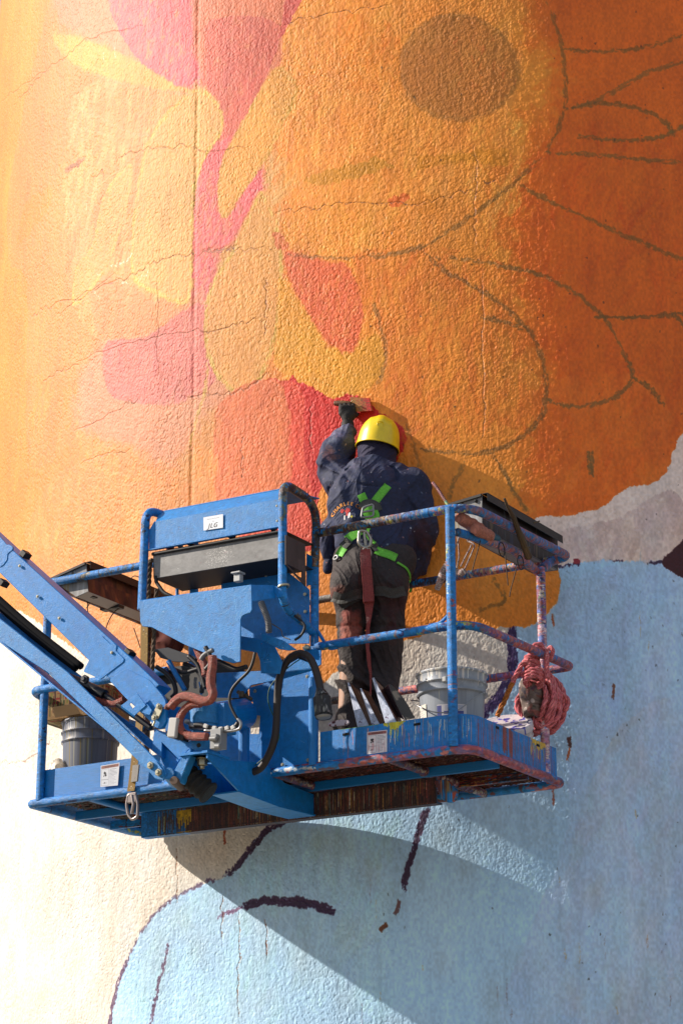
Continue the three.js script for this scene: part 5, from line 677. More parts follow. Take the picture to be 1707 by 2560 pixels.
// hard hat
{
  const pos = [], uv = [], idx = [], nt = 96, np = 28;
  for (let j = 0; j <= np; j++) for (let i = 0; i <= nt; i++) {
    const t = i / nt * Math.PI * 2, w = j / np, ph = w * Math.PI / 2; // 0 at the top
    let rx = 0.108 * Math.pow(Math.sin(ph), 0.84), rz = 0.13 * Math.pow(Math.sin(ph), 0.84), y = 0.155 * Math.pow(Math.cos(ph), 0.78);
    let x = Math.cos(t) * rx, z = Math.sin(t) * rz; const top = sstep(0.98, 0.55, w);
    const crest = Math.exp(-((x / 0.024) ** 4)) * top * 0.004 + Math.exp(-(((Math.abs(x) - 0.058) / 0.008) ** 2)) * top * 0.0022; y += crest * Math.cos(ph) * 1.2 + crest * 0.3; const k = 1 + crest * 4 * Math.sin(ph); x *= k; z *= k;
    if (w > 0.9) { const e = (w - 0.9) / 0.1; x *= 1 + 0.035 * e; z *= 1 + 0.035 * e; if (z < 0) z -= 0.03 * e * Math.max(0, -Math.sin(t)); y = 0.155 * Math.pow(Math.cos(0.9 * Math.PI / 2), 0.78) * (1 - e) - 0.012 * e; }
    pos.push(x, y, z); uv.push(i / nt, w);
  }
  const S = nt + 1; for (let j = 0; j < np; j++) for (let i = 0; i < nt; i++) { const a = j * S + i; idx.push(a, a + 1, a + S, a + 1, a + S + 1, a + S); }
  const g = new THREE.BufferGeometry(); g.setAttribute('position', new THREE.Float32BufferAttribute(pos, 3)); g.setAttribute('uv', new THREE.Float32BufferAttribute(uv, 2)); g.setIndex(idx); g.computeVertexNormals();
  const yel = new THREE.MeshPhysicalMaterial({ map: canvasTex(512, 256, (c, w, h) => { c.fillStyle = 'rgb(236,204,12)'; c.fillRect(0, 0, w, h); scratches(c, w, h, 40, [250, 236, 140], 0.4, 40); specks(c, w, h, 26, [[120, 100, 20], [240, 236, 220]], 0.5, 1.6); mottle(c, w, h, 0.06, 20); }), roughness: 0.34, clearcoat: 0.3, clearcoatRoughness: 0.3, side: THREE.DoubleSide });
  const rim = []; for (let i = 0; i < nt; i++) rim.push(V(...pos.slice((np * S + i) * 3, (np * S + i) * 3 + 3)));
  const hat = part('hard_hat', [g, sweep(rim, 0.0035, { seg: 8, closed: true })], yel, man);
  hat.position.set(...[0.086,1.83,-.28]); hat.rotation.set(0.02, 0, -0.16);
  part('hat_clip', box([-0.086, -0.07, 0.008], [0.014, 0.02, 0.006], [0, -0.6, 0.1]), yel, hat); part('hat_clip', box([0.088, -0.062, 0.012], [0.012, 0.018, 0.006], [0, 0.6, 0]), yel, hat);
  part('hat_band', [sweep(crv([V(-0.016, 0.07, 0.123), V(-0.016, 0.088, 0.12), V(-0.011, 0.094, 0.119), V(0.009, 0.094, 0.119), V(0.016, 0.088, 0.12), V(0.016, 0.07, 0.123)], 6), 0.0022, { seg: 6 })], yel, hat);
}
// gloves, fingers closed
function glove(pts, thumbSide) { // pts: wrist, knuckle row centre, then how the fingers curl on from it
  const [W, K] = pts, fw = V(...K).sub(V(...W)).normalize(), sx = V(1, 0, 0), fs = []; let nr = sx.clone().cross(fw).normalize(); if (nr.z < 0) nr.negate(); const A = (a, b, c, o = K) => V(...o).addScaledVector(sx, a).addScaledVector(fw, b).addScaledVector(nr, c).toArray();
  const palm = join([cap(A(-0.028, -0.03, 0), A(-0.03, 0, 0), 0.017, 0.015), cap(A(-0.008, -0.05, 0), A(-0.01, 0, 0.002), 0.019, 0.0155), cap(A(0.012, -0.05, 0), A(0.011, 0, 0.002), 0.019, 0.0155), cap(A(0.026, -0.04, 0), A(0.031, 0, 0), 0.018, 0.015), cap(W, A(0, -0.05, 0), 0.032, 0.022)], 0.02);
  [-0.031, -0.0105, 0.0105, 0.031].forEach((o, i) => { const l = [0.8, 1, 1.06, 0.95][thumbSide > 0 ? i : 3 - i]; fs.push(join(chain([A(o, 0, 0), A(o * 1.02, 0.026 * l, -0.022 * l), A(o * 1.02, 0.018, -0.05 * l), A(o, -0.012, -0.05 * l)], [0.0102, 0.0096, 0.009, 0.0084]), 0.006)); });
  fs.push(join(chain([A(thumbSide * 0.024, -0.055, -0.004), A(thumbSide * 0.046, -0.028, -0.022), A(thumbSide * 0.04, -0.014, -0.048), A(thumbSide * 0.022, -0.006, -0.06)], [0.0145, 0.0125, 0.0112, 0.01]), 0.008));
  const f = (x, y, z) => { let d = palm(x, y, z); for (const q2 of fs) d = smin(d, q2(x, y, z), 0.0025); return d - 0.0018 * (vn3(x * 60, y * 60, z * 60) - 0.5); };
  const lo = [0, 1, 2].map((k) => Math.min(W[k], K[k]) - 0.1), hi = [0, 1, 2].map((k) => Math.max(W[k], K[k]) + 0.1); return netMesh(f, lo, hi, 0.0036, 2);
}
const gloveMat = std({ map: T2(spotted([20, 17, 16], [[120, 80, 76], [80, 84, 60], [150, 140, 130]], 2600)), roughness: 0.75, bumpMap: fineBump, bumpScale: 0.001 });
const toMan = (t) => plat(t).sub(man.position);
const KN = toMan([1.251,0.926,2.121]).toArray();
part('glove', [glove([[-.068,1.971,-.4], KN], 1), netMesh(cap([-.071,1.922,-.39], [-.068,1.995,-.405], 0.037, 0.034), [-0.16, 1.8, -0.7], [0.05, 2.2, -0.35], 0.005, 2)], gloveMat, man);
part('glove', glove([[0.253,1.191,-.33], [0.237,1.156,-.39]], -1), gloveMat, man);

// harness webbing laid on the clothes
const surfZ = (x, y, fs) => { let z = 0.2; for (let i = 0; i < 90; i++) { let d = 1; for (const f of fs) d = Math.min(d, f(x, y, z)); if (d < 0.0012) return z; z -= Math.max(0.0012, d * 0.55); if (z < -0.6) break; } return -0.2; };
function webbing(pts, wid, fs = [jackF, trouF], lift = 0.004, uS = 0.1) {
  const P = new THREE.CatmullRomCurve3(pts.map((p) => V(p[0], p[1], 0)), false, 'centripetal').getPoints(pts.length * 8), pos = [], uv = [], idx = [], n = 5;
  P.forEach((p, i) => { const t = P[Math.min(P.length - 1, i + 1)].clone().sub(P[Math.max(0, i - 1)]).normalize(), s = V(-t.y, t.x, 0); const w = typeof wid === 'function' ? wid(i / (P.length - 1)) : wid; for (let k = 0; k <= n; k++) { const a = p.clone().addScaledVector(s, (k / n - 0.5) * w), z = Math.max(surfZ(a.x, a.y, fs), surfZ(p.x, p.y, fs) - 0.006); for (const e of [lift, lift - 0.0035]) { pos.push(a.x, a.y, z + e); uv.push(i / P.length, k / n); } } });
  const R = (n + 1) * 2; for (let i = 0; i < P.length - 1; i++) { for (let k = 0; k < n; k++) { const a = i * R + k * 2, b = a + R; idx.push(a, a + 2, b, b, a + 2, b + 2, a + 1, b + 1, a + 3, b + 1, b + 3, a + 3); } for (const k of [0, n]) { const a = i * R + k * 2, b = a + R; k ? idx.push(a, a + 1, b, b, a + 1, b + 1) : idx.push(a, b, a + 1, b, b + 1, a + 1); } }
  const g = new THREE.BufferGeometry(); g.setAttribute('position', new THREE.Float32BufferAttribute(pos, 3)); g.setAttribute('uv', new THREE.Float32BufferAttribute(uv, 2)); g.setIndex(idx); const gg = g.toNonIndexed(); gg.computeVertexNormals(); return gg;
}
const weave = canvasTex(256, 64, (g, w, h) => { g.fillStyle = '#c8c8c8'; g.fillRect(0, 0, w, h); for (let i = 0; i < w; i += 4) { g.fillStyle = i % 8 ? '#9c9c9c' : '#dcdcdc'; g.fillRect(i, 0, 2, h); } g.fillStyle = 'rgba(60,60,60,.4)'; g.fillRect(0, 4, w, 2); g.fillRect(0, h - 6, w, 2); mottle(g, w, h, 0.2, 9); }, { repeat: [3, 1] });
const green = std({ color: new THREE.Color(0.25, 0.95, 0.07), map: weave, roughness: 0.65 }), webDark = std({ color: new THREE.Color(0.11, 0.11, 0.1), map: weave, roughness: 0.75 });
const harness = part('harness', [webbing([[-.003,1.478,0],[0.009,1.451,0],[0.022,1.422,0]], 0.04), webbing([[0.132,1.537,0],[0.098,1.488,0],[0.073,1.451,0],[0.052,1.416,0]], 0.04), webbing([[0.022,1.4,0],[0.037,1.379,0],[0.047,1.355,0],[0.062,1.318,0]], 0.062, undefined, 0.012), webbing([[0.07,1.387,0],[0.079,1.365,0],[0.077,1.344,0],[0.065,1.328,0]], 0.018, undefined, 0.02), webbing([[-.004,1.283,0],[-.029,1.27,0],[-.055,1.256,0],[-.072,1.241,0]], 0.044), webbing([[-.086,1.203,0],[-.1,1.185,0],[-.114,1.161,0]], 0.04), webbing([[0.037,1.296,0],[0.028,1.27,0],[0.033,1.243,0],[0.049,1.222,0],[0.067,1.21,0]], 0.016, undefined, 0.014), webbing([[0.069,1.172,0],[0.097,1.159,0],[0.129,1.151,0],[0.17,1.135,0]], 0.046), webbing([[0.173,1.111,0],[0.195,1.103,0],[0.222,1.091,0],[0.237,1.071,0],[0.248,1.048,0],[0.241,1.025,0]], 0.012, undefined, 0.006)], green, man, 'fluorescent green webbing harness');
part('webbing_pad', [webbing([[0.004,1.4,0],[0.017,1.419,0],[0.042,1.424,0],[0.068,1.416,0],[0.08,1.389,0]], 0.05, undefined, 0.01), webbing([[-.062,1.241,0],[-.08,1.222,0],[-.095,1.205,0]], 0.044, undefined, 0.008), webbing([[0.058,1.211,0],[0.069,1.19,0],[0.079,1.172,0]], 0.034, undefined, 0.008), webbing([[-.146,0.936,0],[-.1,0.915,0],[-.043,0.927,0],[0.005,0.94,0]], 0.045), webbing([[-.1,0.89,0],[-.056,0.909,0],[-.016,0.927,0],[0.012,0.94,0]], 0.04), webbing([[0.063,0.954,0],[0.106,0.95,0],[0.15,0.94,0],[0.212,0.963,0]], 0.045)], webDark, harness, 'dark leg straps and pads');
const ringZ = surfZ(...[0.03,1.371,-.05].slice(0, 2), [jackF]) + 0.03;
const onRing = (a) => a.map((p) => V(p[0], p[1], ringZ));
part('d_ring', [sweep(fil(onRing([[-.003,1.342,-.05],[0.006,1.395,-.05],[0.057,1.413,-.05],[0.058,1.35,-.05]]), 0.012, 5, true), 0.0055, { closed: true }), sweep(onRing([[0.001,1.371,-.05],[0.057,1.38,-.05]]), 0.006)], M.alu, harness);
part('hip_buckle', [rod([-0.155, 1.1, 0.12], [-0.135, 1.1, 0.12], 0.001)].slice(0, 0).concat(sweep(crv(onRing([[-.138,1.149,-.02],[-.13,1.162,-.02],[-.12,1.159,-.02],[-.118,1.146,-.02],[-.128,1.141,-.02]]).map((p) => p.setZ(surfZ(p.x + 0.012, p.y, [jackF, trouF]) + 0.006)), 5, true).slice(0, -1), 0.006, { closed: true })), M.alu, harness);
// lettering on the back of the jacket
{
  const c0 = [-.159,1.452,-.1], c1 = [0.004,1.259,-.1], n = 26, pos = [], uv = [], idx = [];
  for (let j = 0; j <= n; j++) for (let i = 0; i <= n; i++) { const x = c0[0] + (c1[0] - c0[0]) * i / n, y = c0[1] + (c1[1] - c0[1]) * j / n; pos.push(x, y, surfZ(x, y, [jackF]) + 0.0025); uv.push(i / n, 1 - j / n); }
  for (let j = 0; j < n; j++) for (let i = 0; i < n; i++) { const a = j * (n + 1) + i; idx.push(a, a + n + 1, a + 1, a + 1, a + n + 1, a + n + 2); }
  const g = new THREE.BufferGeometry(); g.setAttribute('position', new THREE.Float32BufferAttribute(pos, 3)); g.setAttribute('uv', new THREE.Float32BufferAttribute(uv, 2)); g.setIndex(idx); g.computeVertexNormals();
  const t = canvasTex(640, 720, (c, w, h) => {
    const arc = (s, r, cx, cy, a0, step, up) => { c.font = 'bold 96px sans-serif'; c.textAlign = 'center'; for (let i = 0; i < s.length; i++) { const a = a0 + i * step; c.save(); c.translate(cx + Math.sin(a) * r, cy - Math.cos(a) * r * up); c.rotate(a * up); c.fillText(s[i], 0, 0); c.restore(); } };
    c.fillStyle = '#f0a040'; arc('CHARLIE', 330, 350, 440, -0.92, 0.19, 1); c.fillStyle = '#a8641f'; arc('CH', 330, 350, 440, 0.52, 0.22, 1); c.fillStyle = '#f0a040'; arc('KEY', 330, 330, 300, -0.86, 0.25, -1);
    c.fillStyle = '#b81818'; blob2(c, 240, 205, 42); blob2(c, 350, 215, 56); c.fillRect(320, 240, 40, 80); c.fillStyle = '#d8d8d8'; c.fillRect(280, 300, 20, 90); c.beginPath(); c.ellipse(380, 320, 26, 60, 0.2, 0, 7); c.fill(); c.fillStyle = '#cfc23a'; blob2(c, 430, 355, 26); c.fillStyle = '#b9b9bd'; c.fillRect(480, 300, 14, 70);
  });
  t.wrapS = t.wrapT = THREE.ClampToEdgeWrapping;
  part('lettering', g, std({ map: t, transparent: true, alphaTest: 0.5, roughness: 0.7 }), jacket, 'orange arched lettering and emblem on the back');
}
// lanyard: hook, folded shock pack, hanging strap
const lan = thing('safety_lanyard', 'red webbing lanyard hanging down the back of the worker', 'lanyard', [1.52, 0.62, 0.035]); lan.rotation.y = 0; BASE.set(lan, V(0, 0, 0));
const strapZ = 0.1, redW = std({ color: new THREE.Color(0.6, 0.1, 0.085), map: weave, roughness: 0.6, bumpMap: fineBump, bumpScale: 0.001 });
const flatStrap = (rows, th) => { const pos = [], uv = [], idx = []; rows.forEach(([a, b], i) => { for (const [p, e] of [[a, th], [b, th], [b, -th], [a, -th]]) { pos.push(p[0], p[1], p[2] + e); uv.push(i / rows.length, p === a ? 0 : 1); } }); for (let i = 0; i < rows.length - 1; i++) for (let k = 0; k < 4; k++) { const a = i * 4 + k, b = i * 4 + (k + 1) % 4; idx.push(a, a + 4, b, b, a + 4, b + 4); } idx.push(0, 1, 2, 0, 2, 3); const e = (rows.length - 1) * 4; idx.push(e, e + 2, e + 1, e, e + 3, e + 2); const g = new THREE.BufferGeometry(); g.setAttribute('position', new THREE.Float32BufferAttribute(pos, 3)); g.setAttribute('uv', new THREE.Float32BufferAttribute(uv, 2)); g.setIndex(idx); const gg = g.toNonIndexed(); gg.computeVertexNormals(); return gg; };
part('shock_pack', [flatStrap([[[-.006,1.153,0.1],[0.04,1.157,0.1]], [[-.008,1.139,0.1],[0.042,1.144,0.1]], [[-.004,1.063,0.11],[0.046,1.065,0.11]], [[0.003,0.968,0.11],[0.053,0.97,0.11]], [[0.005,0.922,0.11],[0.057,0.924,0.11]]], 0.014), flatStrap([[[0.004,0.92,0.11],[0.058,0.922,0.11]], [[0.007,0.882,0.11],[0.058,0.885,0.11]]], 0.02)], redW, lan);
part('strap', flatStrap([[[0.011,0.884,0.11],[0.057,0.885,0.11]], [[0.013,0.859,0.11],[0.053,0.859,0.11]], [[0.019,0.814,0.11],[0.047,0.818,0.11]], [[0.021,0.777,0.115],[0.039,0.774,0.115]], [[0.017,0.747,0.11],[0.036,0.749,0.11]], [[0.015,0.706,0.11],[0.038,0.706,0.11]], [[0.018,0.662,0.11],[0.034,0.657,0.11]], [[0.021,0.617,0.11],[0.04,0.617,0.11]], [[0.026,0.573,0.11],[0.042,0.573,0.11]], [[0.034,0.537,0.11],[0.046,0.537,0.11]], [[0.037,0.457,0.11],[0.044,0.457,0.11]], [[-0.02, 0.02, 0.09], [0.02, 0.01, 0.11]]], 0.003), redW, lan);
part('snap_hook', [sweep(fil([[-.012,1.254,0.1],[-.017,1.19,0.1],[0.001,1.168,0.1],[0.04,1.171,0.1],[0.045,1.208,0.1],[0.023,1.249,0.1]].map((p) => V(...p)), 0.012, 5, true), 0.008, { closed: true }), sweep([[0.012,1.245,0.1],[0.018,1.176,0.1]].map((p) => V(...p)), 0.007), sweep(crv([[0.001,1.147,0.105],[0.018,1.165,0.105],[0.036,1.149,0.105]].map((p) => V(...p)), 6), 0.006)], std({ color: 0xa8a294, roughness: 0.35, metalness: 0.8 }), lan);
// brush held against the wall
const brush = new THREE.Group(); brush.name = 'paint_brush'; brush.position.copy(man.position); BASE.set(brush, V(0, 0, 0)); scene.add(brush); brush.userData = { label: 'wide block brush loaded with red paint, pressed to the wall by the gloved hand', category: 'brush' };
const wallP = (c) => V(c[0], c[1], c[2]); const bz = -0.888;
const BQ = [[1.23,0.987,2.205],[1.343,1.008,2.185],[1.359,1.011,2.112],[1.247,0.99,2.12]].map(toMan), BF = [[1.249,0.957,2.192],[1.356,0.976,2.169],[1.368,0.978,2.1],[1.265,0.959,2.107]].map(toMan);
{
  const P = [...BQ, ...BF].map((p) => p.toArray()).flat(), f = [[0, 1, 2, 3], [7, 6, 5, 4], [0, 4, 5, 1], [1, 5, 6, 2], [2, 6, 7, 3], [3, 7, 4, 0]], g = new THREE.BufferGeometry(); g.setAttribute('position', new THREE.Float32BufferAttribute(P, 3)); g.setAttribute('uv', new THREE.Float32BufferAttribute(new Array(16).fill(0).map((_, i) => [0, 0, 1, 0, 1, 1, 0, 1, 0, 0, 1, 0, 1, 1, 0, 1][i]), 2)); g.setIndex(f.flatMap(([a, b, c, d]) => [a, b, c, a, c, d])); const gg = g.toNonIndexed(); gg.computeVertexNormals();
  part('block', gg, std({ map: canvasTex(256, 256, (c, w, h) => { const gr = [[168, 118, 50], [170, 110, 50], [164, 80, 42], [188, 44, 32]]; for (let i = 0; i < 4; i++) { c.fillStyle = css(gr[i]); c.fillRect(i * 64 + rr(-8, 8), 0, 80, h); } specks(c, w, h, 160, [[96, 70, 30], [190, 30, 30], [140, 100, 40]], 2, 12, 0.6); mottle(c, w, h, 0.3, 10); }), roughness: 0.5 }), brush);
  const a = toMan([1.166,0.939,2.168]), b = toMan([1.256,0.958,2.152]); part('handle', sweep(crv([a, a.clone().lerp(b, 0.3), a.clone().lerp(b, 0.7), b], 6), (w) => 0.013 + 0.004 * Math.sin(w * 3.1), { seg: 12 }), std({ map: canvasTex(128, 64, (c, w, h) => { c.fillStyle = 'rgb(96,64,34)'; c.fillRect(0, 0, w, h); specks(c, w, h, 60, [[150, 120, 50], [60, 36, 26], [130, 60, 40]], 1, 6); }), roughness: 0.55 }), brush);
  part('screw', rod([0, 0, 0], [0.001, 0, 0], 0.006), M.zinc, brush).position.copy(toMan([1.266,0.942,2.159]));
}

// ---------------------------------------------------------------- things on the platform
const streaked = (base, pal, n, len, o = {}) => canvasTex(1024, 512, (g, w, h) => { g.fillStyle = css(base); g.fillRect(0, 0, w, h); for (let i = 0; i < n; i++) { g.fillStyle = css(vary(pal[Math.floor(rnd() * pal.length)], 12), rr(0.5, 0.95)); const x = rr(0, w), y = rr(-20, h * (o.top ?? 0.6)), b = rr(3, 16), l = rr(0.2, 1) * len; g.beginPath(); g.moveTo(x, y); g.lineTo(x + b, y); g.lineTo(x + b * 0.7, y + l); g.lineTo(x + b * 0.3, y + l); g.fill(); } if (o.draw) o.draw(g, w, h); specks(g, w, h, 200, pal, 0.6, 3); mottle(g, w, h, 0.12, 20); });
function bucketParts(t, base, R0, R1, Ht, m, o = {}) {   // tapered pail: wall with ribs and rim, wire bail
  const pr = [[0.002, 0.004], [R0 - 0.006, 0.0], [R0, 0.006], [R0 + (R1 - R0) * 0.72, Ht * 0.72], [R1 + 0.004, Ht * 0.725], [R1 + 0.006, Ht * 0.745], [R1 - 0.002, Ht * 0.755], [R1, Ht * 0.84], [R1 + 0.007, Ht * 0.845], [R1 + 0.008, Ht * 0.862], [R1 + 0.0, Ht * 0.87], [R1 + 0.002, Ht * 0.97], [R1 + 0.008, Ht * 0.975], [R1 + 0.008, Ht], [R1 - 0.001, Ht], [R1 - 0.004, Ht * 0.97], [R0 - 0.004, 0.012], [0.002, 0.01]];
  const g = new THREE.LatheGeometry(pr.map(([x, y]) => new THREE.Vector2(x, y)), 56, Math.PI); const p = q(base); if (o.tilt) g.applyMatrix4(new THREE.Matrix4().makeRotationFromEuler(new THREE.Euler(...o.tilt))); g.translate(p.x, p.y, p.z);
  return part('pail', g, m, t);
}
const gp = [2.225,0.237,0.405], gb = [gp[0], gp[1], 0.036];
const pail = thing('bucket', 'large grey plastic bucket streaked with white paint, behind the corner post', 'bucket', gb);
const greyPail = streaked([140, 147, 156], [[214, 206, 196], [196, 184, 172], [224, 220, 214]], 190, 170, { top: 0.3 });
bucketParts(pail, gb, 0.132, 0.156, 0.37, std({ map: (() => { greyPail.wrapS = greyPail.wrapT = THREE.RepeatWrapping; return greyPail; })(), roughness: 0.45 }));
part('bail', sweep(crv([[-0.17, 0, 0.27], [-0.16, -0.1, 0.25], [-0.08, -0.17, 0.2], [0.02, -0.19, 0.155], [0.1, -0.15, 0.16], [0.16, -0.06, 0.24], [0.17, 0, 0.27]].map((c) => q([gb[0] + c[0], gb[1] + c[1], gb[2] + c[2]])), 6), 0.003, { seg: 6 }), M.steel, pail);
part('bail_ear', [box([gb[0] + 0.05, gb[1] - 0.156, gb[2] + 0.31], [0.02, 0.024, 0.02])], M.white, pail);
{
  const lab = (a0, a1, h0, h1, draw, nm) => { const pos = [], uv = [], idx = [], n = 10; for (let i = 0; i <= n; i++) for (const [j, h] of [[0, h0], [1, h1]]) { const a = a0 + (a1 - a0) * i / n, r = 0.1335 + 0.024 * 0.72 * (h / 0.27) + 0.0022; const p = q([gb[0] + Math.sin(a) * r, gb[1] - Math.cos(a) * r, gb[2] + h]); pos.push(p.x, p.y, p.z); uv.push(i / n, j); } for (let i = 0; i < n; i++) { const a = i * 2; idx.push(a, a + 2, a + 1, a + 1, a + 2, a + 3); } const g = new THREE.BufferGeometry(); g.setAttribute('position', new THREE.Float32BufferAttribute(pos, 3)); g.setAttribute('uv', new THREE.Float32BufferAttribute(uv, 2)); g.setIndex(idx); g.computeVertexNormals(); const t = canvasTex(256, 256, draw); t.wrapS = t.wrapT = THREE.ClampToEdgeWrapping; part(nm, g, std({ map: t, roughness: 0.5 }), pail); };
  lab(-0.98, -0.42, 0.06, 0.215, (g, w, h) => { g.fillStyle = '#d8d4c8'; g.fillRect(0, 0, w, h); g.fillStyle = '#a4a6ac'; for (let y = 40; y < 230; y += 16) g.fillRect(24, y, rr(120, 200), 5); }, 'pail_label');
  lab(0.02, 0.95, 0.14, 0.2, (g, w, h) => { g.fillStyle = '#c8c4c4'; g.fillRect(0, 0, w, h); g.fillStyle = '#4a4e8c'; g.fillRect(0, 20, 40, 200); g.fillRect(60, 130, 170, 60); g.fillStyle = '#8088a8'; for (let y = 30; y < 110; y += 22) g.fillRect(70, y, 150, 8); }, 'pail_label');
}
// white pail with its lid, tipped against the end toe board
const wb = [2.346,0.7,0.185], wp = thing('bucket', 'white plastic bucket with purple splashes on its lid, under the coiled pink rope', 'bucket', wb);
{
  const tilt = [0.55, 0, -0.12], mW = std({ map: streaked([206, 198, 196], [[220, 214, 212], [176, 160, 160]], 30, 80), roughness: 0.5 });
  const b0 = [wb[0] - 0.1, wb[1] + 0.06, 0.04]; bucketParts(wp, b0, 0.1, 0.13, 0.24, mW, { tilt });
  const lid = new THREE.LatheGeometry([[0.001, 0.238], [0.118, 0.238], [0.124, 0.246], [0.138, 0.246], [0.141, 0.24], [0.141, 0.214], [0.137, 0.212]].map(([x, y]) => new THREE.Vector2(x, y)), 48); { const p2 = lid.attributes.position, u2 = lid.attributes.uv; for (let i = 0; i < p2.count; i++) u2.setXY(i, p2.getX(i) * 3 + 0.5, p2.getZ(i) * 3 + 0.5); }
  lid.applyMatrix4(new THREE.Matrix4().makeRotationFromEuler(new THREE.Euler(...tilt))); const p = q(b0); lid.translate(p.x, p.y, p.z);
  part('lid', lid, std({ map: canvasTex(512, 512, (g, w, h) => { g.fillStyle = 'rgb(206,198,202)'; g.fillRect(0, 0, w, h); for (let i = 0; i < 60; i++) { g.fillStyle = css(vary([60, 56, 150], 20), 0.85); blob2(g, rr(60, 450), rr(60, 450), rr(4, 26)); } specks(g, w, h, 120, [[60, 50, 120], [150, 60, 60]], 1, 6); }), roughness: 0.5 }), wp);
}
// rope: three twisted strands
function rope(path, r, turns = 60) { const P = path, N = P.length, gs = []; for (let s = 0; s < 3; s++) { const pts = []; let len = 0, nrm = V(0, 0, 1); for (let i = 0; i < N; i++) { const t = P[Math.min(N - 1, i + 1)].clone().sub(P[Math.max(0, i - 1)]).normalize(); if (i) len += P[i].distanceTo(P[i - 1]); nrm.sub(t.clone().multiplyScalar(nrm.dot(t))).normalize(); const b = t.clone().cross(nrm), a = len * turns + s * 2.094; pts.push(P[i].clone().addScaledVector(nrm, Math.cos(a) * r * 0.5).addScaledVector(b, Math.sin(a) * r * 0.5)); } gs.push(sweep(pts, r * 0.56, { seg: 6, bump: 0.2, bumpScale: 60 })); } return gs; }
const ropeTex = (c, c2) => std({ map: canvasTex(256, 64, (g, w, h) => { g.fillStyle = css(c); g.fillRect(0, 0, w, h); specks(g, w, h, 160, [c2, c.map((x) => x * 0.7), c.map((x) => Math.min(255, x * 1.25))], 1, 6, 0.6); mottle(g, w, h, 0.3, 5); }), roughness: 0.85 });
const pinkR = ropeTex([194, 102, 108], [214, 156, 156]), ochreR = ropeTex([176, 104, 40], [150, 80, 40]), brownR = ropeTex([96, 78, 60], [60, 48, 40]);
const rb = [2.417,0.72,0.515], coil = thing('rope', 'coiled pink paint-stained rope hung on the end rail', 'rope', rb);
{
  const loops = []; const C = [2.375,0.82,0.371];
  for (let k = 0; k < 30; k++) { const pts = [], a0 = rr(0, 6), w = rr(0.02, 0.098), hgt = rr(0.05, 0.15), dv = rr(-0.07, 0.07), dx = rr(-0.02, 0.055), tw = rr(-0.6, 0.6); for (let i = 0; i < 14; i++) { const a = i / 14 * Math.PI * 2; pts.push(q([C[0] + dx + Math.cos(a) * w * Math.cos(tw) + rr(-0.006, 0.006), C[1] + dv + Math.cos(a) * w * Math.sin(tw) + rr(-0.008, 0.008), C[2] + 0.0 + Math.sin(a) * hgt + rr(-0.006, 0.006)])); } loops.push(...rope(crv(pts, 5, true), 0.0125)); }
  part('rope_coil', loops, pinkR, coil);
  const wrap = []; for (const [x, y, rx, ry, n] of [[720, 560, 110, 60, 3], [700, 400, 80, 50, 2], [700, 300, 60, 34, 2], [800, 180, 50, 36, 2]]) for (let k = 0; k < n; k++) { const c = [2.438,0.68,0.504], o = [(x - 740) / 5.2267 / 515, -(y - 380) / 5.2267 / 515], pts = []; for (let i = 0; i < 10; i++) { const a = i / 10 * 6.283; pts.push(q([c[0] + o[0] + Math.cos(a) * rx / 2700 + rr(-0.006, 0.006), c[1] - 0.02 + Math.sin(a) * 0.035, c[2] + o[1] + k * 0.016 + Math.cos(a + 1) * ry / 2700])); } wrap.push(...rope(crv(pts, 5, true), 0.0118)); }
  part('rope_knot', [...wrap, ...rope(crv([[2.502,0.66,0.587],[2.499,0.66,0.539],[2.499,0.66,0.491],[2.499,0.66,0.447]].map(q), 8), 0.0125), ...rope(crv([[2.486,0.7,0.598],[2.504,0.7,0.603],[2.51,0.7,0.576],[2.499,0.7,0.557],[2.485,0.7,0.568]].map(q), 7), 0.0115)], pinkR, coil);
  part('rope_tail', rope(crv([[2.429,0.62,0.534],[2.401,0.62,0.529],[2.376,0.62,0.499],[2.355,0.62,0.468],[2.338,0.62,0.438]].map(q), 8), 0.0125), pinkR, coil); part('rope_tail', rope(crv([[2.348,0.6,0.432],[2.331,0.6,0.401],[2.31,0.6,0.363],[2.289,0.6,0.326],[2.264,0.6,0.283]].map(q), 8), 0.0125), ochreR, coil, 'rope end stained orange');
}
const ragB = [2.382,0.72,0.313], rag = thing('rag', 'bunched grey rag stained with paint, wrapped by the pink rope coil', 'rag', ragB);
part('cloth', netMesh((x, y, z) => { const d = ell([0, 0.07, 0], [0.05, 0.1, 0.05])(x, y, z); return d - 0.026 * (ridge(vn3(x * 18 + 4, y * 9, z * 16)) - 0.5) - 0.012 * (vn3(x * 50, y * 24, z * 50) - 0.5); }, [-0.1, -0.07, -0.1], [0.1, 0.22, 0.1], 0.005, 0.3).translate(...q(ragB).toArray()), std({ map: canvasTex(256, 256, (g, w, h) => { g.fillStyle = 'rgb(104,90,84)'; g.fillRect(0, 0, w, h); specks(g, w, h, 160, [[60, 50, 70], [206, 196, 190], [120, 60, 56], [70, 60, 50]], 2, 14, 0.7); mottle(g, w, h, 0.3, 9); }), roughness: 0.85 }), rag);

